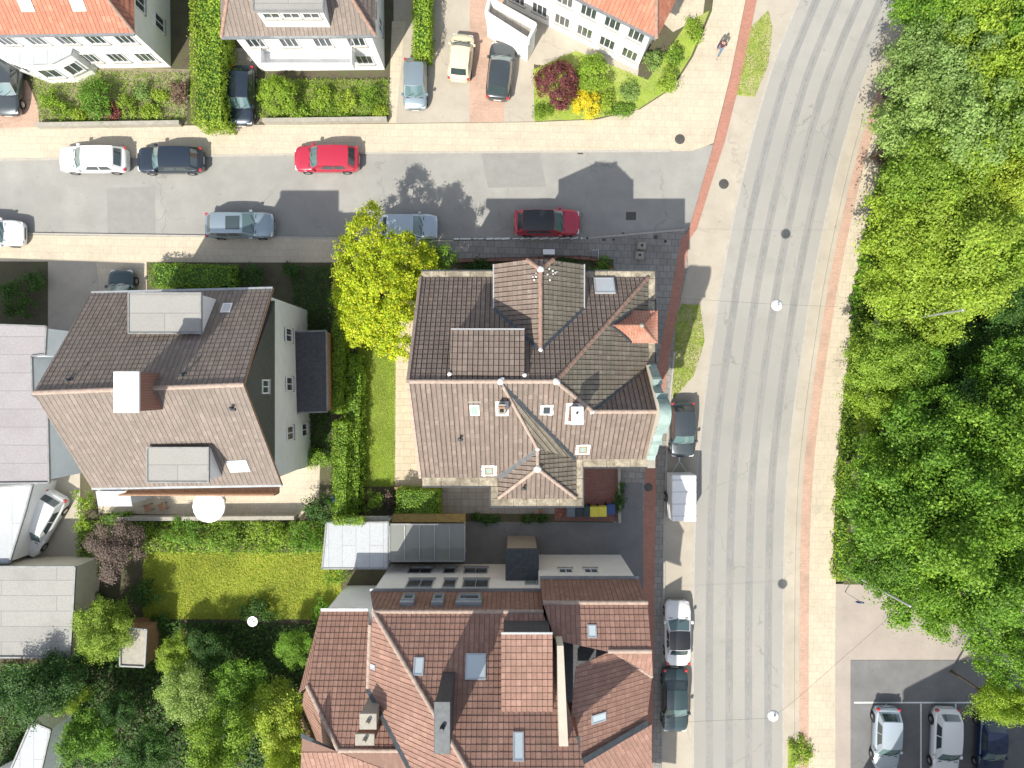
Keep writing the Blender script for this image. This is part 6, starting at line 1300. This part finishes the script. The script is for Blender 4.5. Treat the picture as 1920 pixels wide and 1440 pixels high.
for x, y, lb in ((278, 952, 'dark garden chair left of the parasol near the porch'), (305, 950, 'dark garden chair nearest the parasol')):
    p = W(x, y, .45); r = empty('garden_chair', (p.x, p.y, .108), .3, lb, 'chair', 'garden chairs on the terrace')
    mb = MB(); mb.bevbox(-.24, .24, -.24, .24, .42, .46, .02); mb.build('seat', M['wood'], r, world=False); mb = MB(); mb.bevbox(-.24, .24, .22, .26, .46, .9, .015); mb.build('backrest', M['wood'], r, world=False)
    for a in (-.2, .2):
        for b_ in (-.2, .2): mb = MB(); mb.box(a - .02, a + .02, b_ - .02, b_ + .02, 0, .42); mb.build('leg', M['dark'], r, world=False)
# lamps hung on span wires over the main road
def spanlamp(px, py, x0, x1, lab, zl=7.4):
    c = W(px, py, zl); r = empty('street_lamp', (c.x, c.y, zl), 0, lab, 'street lamp', 'lamps hung on wires over the main road')
    mb = MB(); mb.lathe([(.001, .16), (.10, .15), (.26, .06), (.34, 0.0), (.33, -.03), (.001, -.04)], 0, 0, 20); mb.build('shade', M['frame'], r, world=False)
    mb = MB(); mb.lathe([(.25, -.04), (.22, -.12), (.12, -.19), (.001, -.21)], 0, 0, 16); mb.build('lamp_glass', M['glass_b'], r, world=False)
    mb = MB(); mb.bevbox(-.04, .04, -.10, .10, .15, .28, .01); mb.build('bracket', M['galv'], r, world=False)
    a = Vector(x0); b = Vector(x1); mb = MB(); pts = []
    for k in range(13):
        t = k / 12; q = a.lerp(b, t); s = (c.x - a.x) / (b.x - a.x); sag = (t / s if t < s else (1 - t) / (1 - s)); q.z = (a.z + (c.z + .28 - a.z) * sag) if t < s else (b.z + (c.z + .28 - b.z) * sag); q.y = (a.y + (c.y - a.y) * sag) if t < s else (b.y + (c.y - b.y) * sag); pts.append(q)
    mb.tube(pts, .006, 5); w_ = mb.build('span_wire', M['dark']); tag(w_, lab.split(' lamp')[0] + ' lamp wire stretched from a house wall to a steel pole in the trees' if False else ('thin wire carrying the ' + ('upper' if py < 900 else 'lower') + ' hanging lamp across the main road'), 'wire')
    pm = MB(); pm.tube([(0, 0, 0), (0, 0, 9.0)], [.11, .07], 12); pm.lathe([(.15, 0), (.15, .4), (.11, .45)], 0, 0, 12); pm.lathe([(.07, 9.0), (.09, 9.05), (.001, 9.1)], 0, 0, 12); o = pm.build('steel_pole', M['galv']); o.location = (b.x, b.y, .1); tag(o, 'steel pole at the edge of the wood holding the ' + ('upper' if py < 900 else 'lower') + ' lamp wire', 'pole')
spanlamp(1457, 572, (8.3, 5.2, 7.2), (25.6, 4.2, 8.6), 'white street lamp hanging over the road beside the corner house')
spanlamp(1450, 1342, (7.9, -20.0, 7.6), (22.6, -12.6, 8.6), 'white street lamp hanging over the road near the bottom edge')
# road sign posts / small posts
for x, y, lb in ((1350, 1268, None),): pass
def post(px, py, label, plate=None):
    p = W(px, py, 2.0); r = empty('sign_post', (p.x, p.y, .05), 0, label, 'sign'); mb = MB(); mb.cyl(0, 0, 0, 2.5, .03, .03, 8); mb.build('post', M['galv'], r, world=False)
    mb = MB(); mb.tube([(0, -.035, 2.2), (0, -.05, 2.2)], .28, 20); mb.build('sign_plate', M[plate or 'paint'], r, world=False)
M['blue_sign'] = plain('blue_enamel', (.02, .12, .42), .4, var=.03)
post(1609, 1126, 'blue round sign on a post at the corner of the pale forecourt', 'blue_sign')
mb = MB()
for x in (1690, 1755, 1820, 1885): a, b = W(x - 30, 1318), W(x - 30, 1460); mb.bar((a.x, a.y, .117), (b.x, b.y, .117), .10, .006)
a, b = W(1600, 1316), W(1910, 1316); mb.bar((a.x, a.y, .117), (b.x, b.y, .117), .10, .006); tag(mb.build('bay_marking', M['paint']), kind='structure')
# pedestrian
M['skin'] = plain('skin', (.45, .27, .19), .6, var=.05); M['jacket'] = plain('plum_jacket', (.06, .035, .055), .85, var=.15); M['jeans'] = plain('blue_jeans', (.10, .16, .26), .9, var=.15); M['hair'] = plain('brown_hair', (.06, .035, .02), .8, var=.3, sc=20); M['shoe'] = plain('dark_shoes', (.03, .03, .03), .6)
def skinned(name, verts, edges, radii, mat, parent, root_i=0, sub=2):
    me = bpy.data.meshes.new(name); me.from_pydata(verts, edges, []); me.materials.append(mat); o = bpy.data.objects.new(name, me); COL.objects.link(o); o.parent = parent
    md = o.modifiers.new('skin', 'SKIN'); me.attributes  # skin layer is made by the modifier
    bm = bmesh.new(); bm.from_mesh(me); lay = bm.verts.layers.skin.verify(); bm.verts.ensure_lookup_table()
    for i, v in enumerate(bm.verts): v[lay].radius = radii[i] if isinstance(radii[i], tuple) else (radii[i],) * 2; v[lay].use_root = (i == root_i)
    bm.to_mesh(me); bm.free(); md.use_smooth_shade = True; s = o.modifiers.new('sub', 'SUBSURF'); s.levels = sub; s.render_levels = sub; return o
p = W(1345, 100, 0); ps = empty('person', (p.x, p.y, .104), R(250), 'person in a dark jacket and blue jeans walking on the corner pavement', 'person')
# facing +x, mid stride
V = [(0, 0, .95), (.0, 0, 1.1), (.01, 0, 1.28), (.02, 0, 1.43), (.03, 0, 1.52), (.05, 0, 1.63), (.055, 0, 1.72)]; E = [(i, i + 1) for i in range(6)]; RR = [(.16, .11), (.145, .105), (.17, .11), (.15, .09), .055, .09, .075]
def add(pts, rr, frm):
    for q_, r_ in zip(pts, rr): V.append(q_); RR.append(r_); E.append((frm, len(V) - 1)); frm = len(V) - 1
    return frm
hands = []
for s, k in ((1, .22), (-1, -.22)):
    add([(0, s * .10, .88), (k * .7, s * .10, .50), (k * (1.6 if k > 0 else 1.9), s * .10, .10 if k > 0 else .16), (k * 1.6 + (.16 if k > 0 else -.22), s * .11, .05)], [.095, .062, .042, .04], 0)
    w_ = add([(.02, s * .19, 1.42), (-k * .35, s * .24, 1.14), (-k * .9 + .05, s * .25, .92)], [.062, .045, .03], 3); hands.append((w_, V[w_], s))
for wi, (x, y, z), s in hands:
    pm_ = add([(x + .03, y, z - .06)], [(.035, .02)], wi); x, z = x + .03, z - .06
    for j, ln in enumerate((.062, .07, .066, .052)):
        oy = (j - 1.5) * .019; add([(x + .01 + .004 * j, y + oy, z - .035), (x + .025 + ln * .3, y + oy, z - .04 - ln * .5), (x + .015 + ln * .25, y + oy * .8, z - .045 - ln * .9)], [.0095, .0085, .007], pm_)
    add([(x + .035, y - s * .02, z - .01), (x + .055, y - s * .028, z - .045)], [.011, .009], pm_)
skinned('person_body', V, E, RR, M['skin'], ps)
def part_skin(name, verts, radii, mat, edges=None): return skinned(name, verts, edges or [(i, i + 1) for i in range(len(verts) - 1)], radii, M[mat], ps)
jv = [(0, 0, .90), (0, 0, 1.1), (.01, 0, 1.3), (.02, 0, 1.45)]; je = [(0, 1), (1, 2), (2, 3)]; jr = [(.185, .135), (.165, .125), (.19, .13), (.13, .10)]
for s, k in ((1, .22), (-1, -.22)): b0 = len(jv); jv += [(.02, s * .20, 1.43), (-k * .35, s * .245, 1.14), (-k * .8 + .04, s * .25, .95)]; je += [(3, b0), (b0, b0 + 1), (b0 + 1, b0 + 2)]; jr += [.078, .06, .048]
part_skin('jacket', jv, jr, 'jacket', je)
tv = [(0, 0, .93)]; te = []; trr = [(.165, .12)]
for s, k in ((1, .22), (-1, -.22)): b0 = len(tv); tv += [(0, s * .10, .84), (k * .7, s * .10, .50), (k * (1.55 if k > 0 else 1.85), s * .10, .14 if k > 0 else .20)]; te += [(0, b0), (b0, b0 + 1), (b0 + 1, b0 + 2)]; trr += [.108, .078, .062]
part_skin('trousers', tv, trr, 'jeans', te)
for s, k in ((1, .22), (-1, -.22)): x = k * 1.6; part_skin('shoe', [(x - .04, s * .10, .06 if k > 0 else .14), (x + .08, s * .10, .045 if k > 0 else .08), (x + .18, s * .105, .035 if k > 0 else .03)], [.05, .048, .036], 'shoe')
mb = MB(); mb.grid([[(.045 - .012 * i + (.105 - .004 * i * i) * math.cos(a) * math.cos(i * .39) * (.55 if math.cos(a) > .3 else 1), .092 * math.sin(a) * math.cos(i * .39), 1.66 + .115 * math.sin(i * .39)) for a in [6.2832 * k / 14 for k in range(14)]] for i in range(5)], 0, True, True); mb.build('hair', M['hair'], ps, world=False)
mb = MB(); mb.tube([(.135, 0, 1.665), (.162, 0, 1.63), (.135, 0, 1.62)], [.010, .016, .008], 6); mb.build('nose', M['skin'], ps, world=False)
for s in (-1, 1):
    mb = MB(); blob(mb, (.132, s * .032, 1.665), .011, random.Random(1), fl=.8); mb.build('eye', M['hair'], ps, world=False)
    mb = MB(); blob(mb, (.045, s * .092, 1.65), .022, random.Random(1), fl=1.3); mb.build('ear', M['skin'], ps, world=False)
mb = MB(); mb.bevbox(.128, .138, -.025, .025, 1.592, 1.600, .002); mb.build('mouth', M['terra'], ps, world=False)
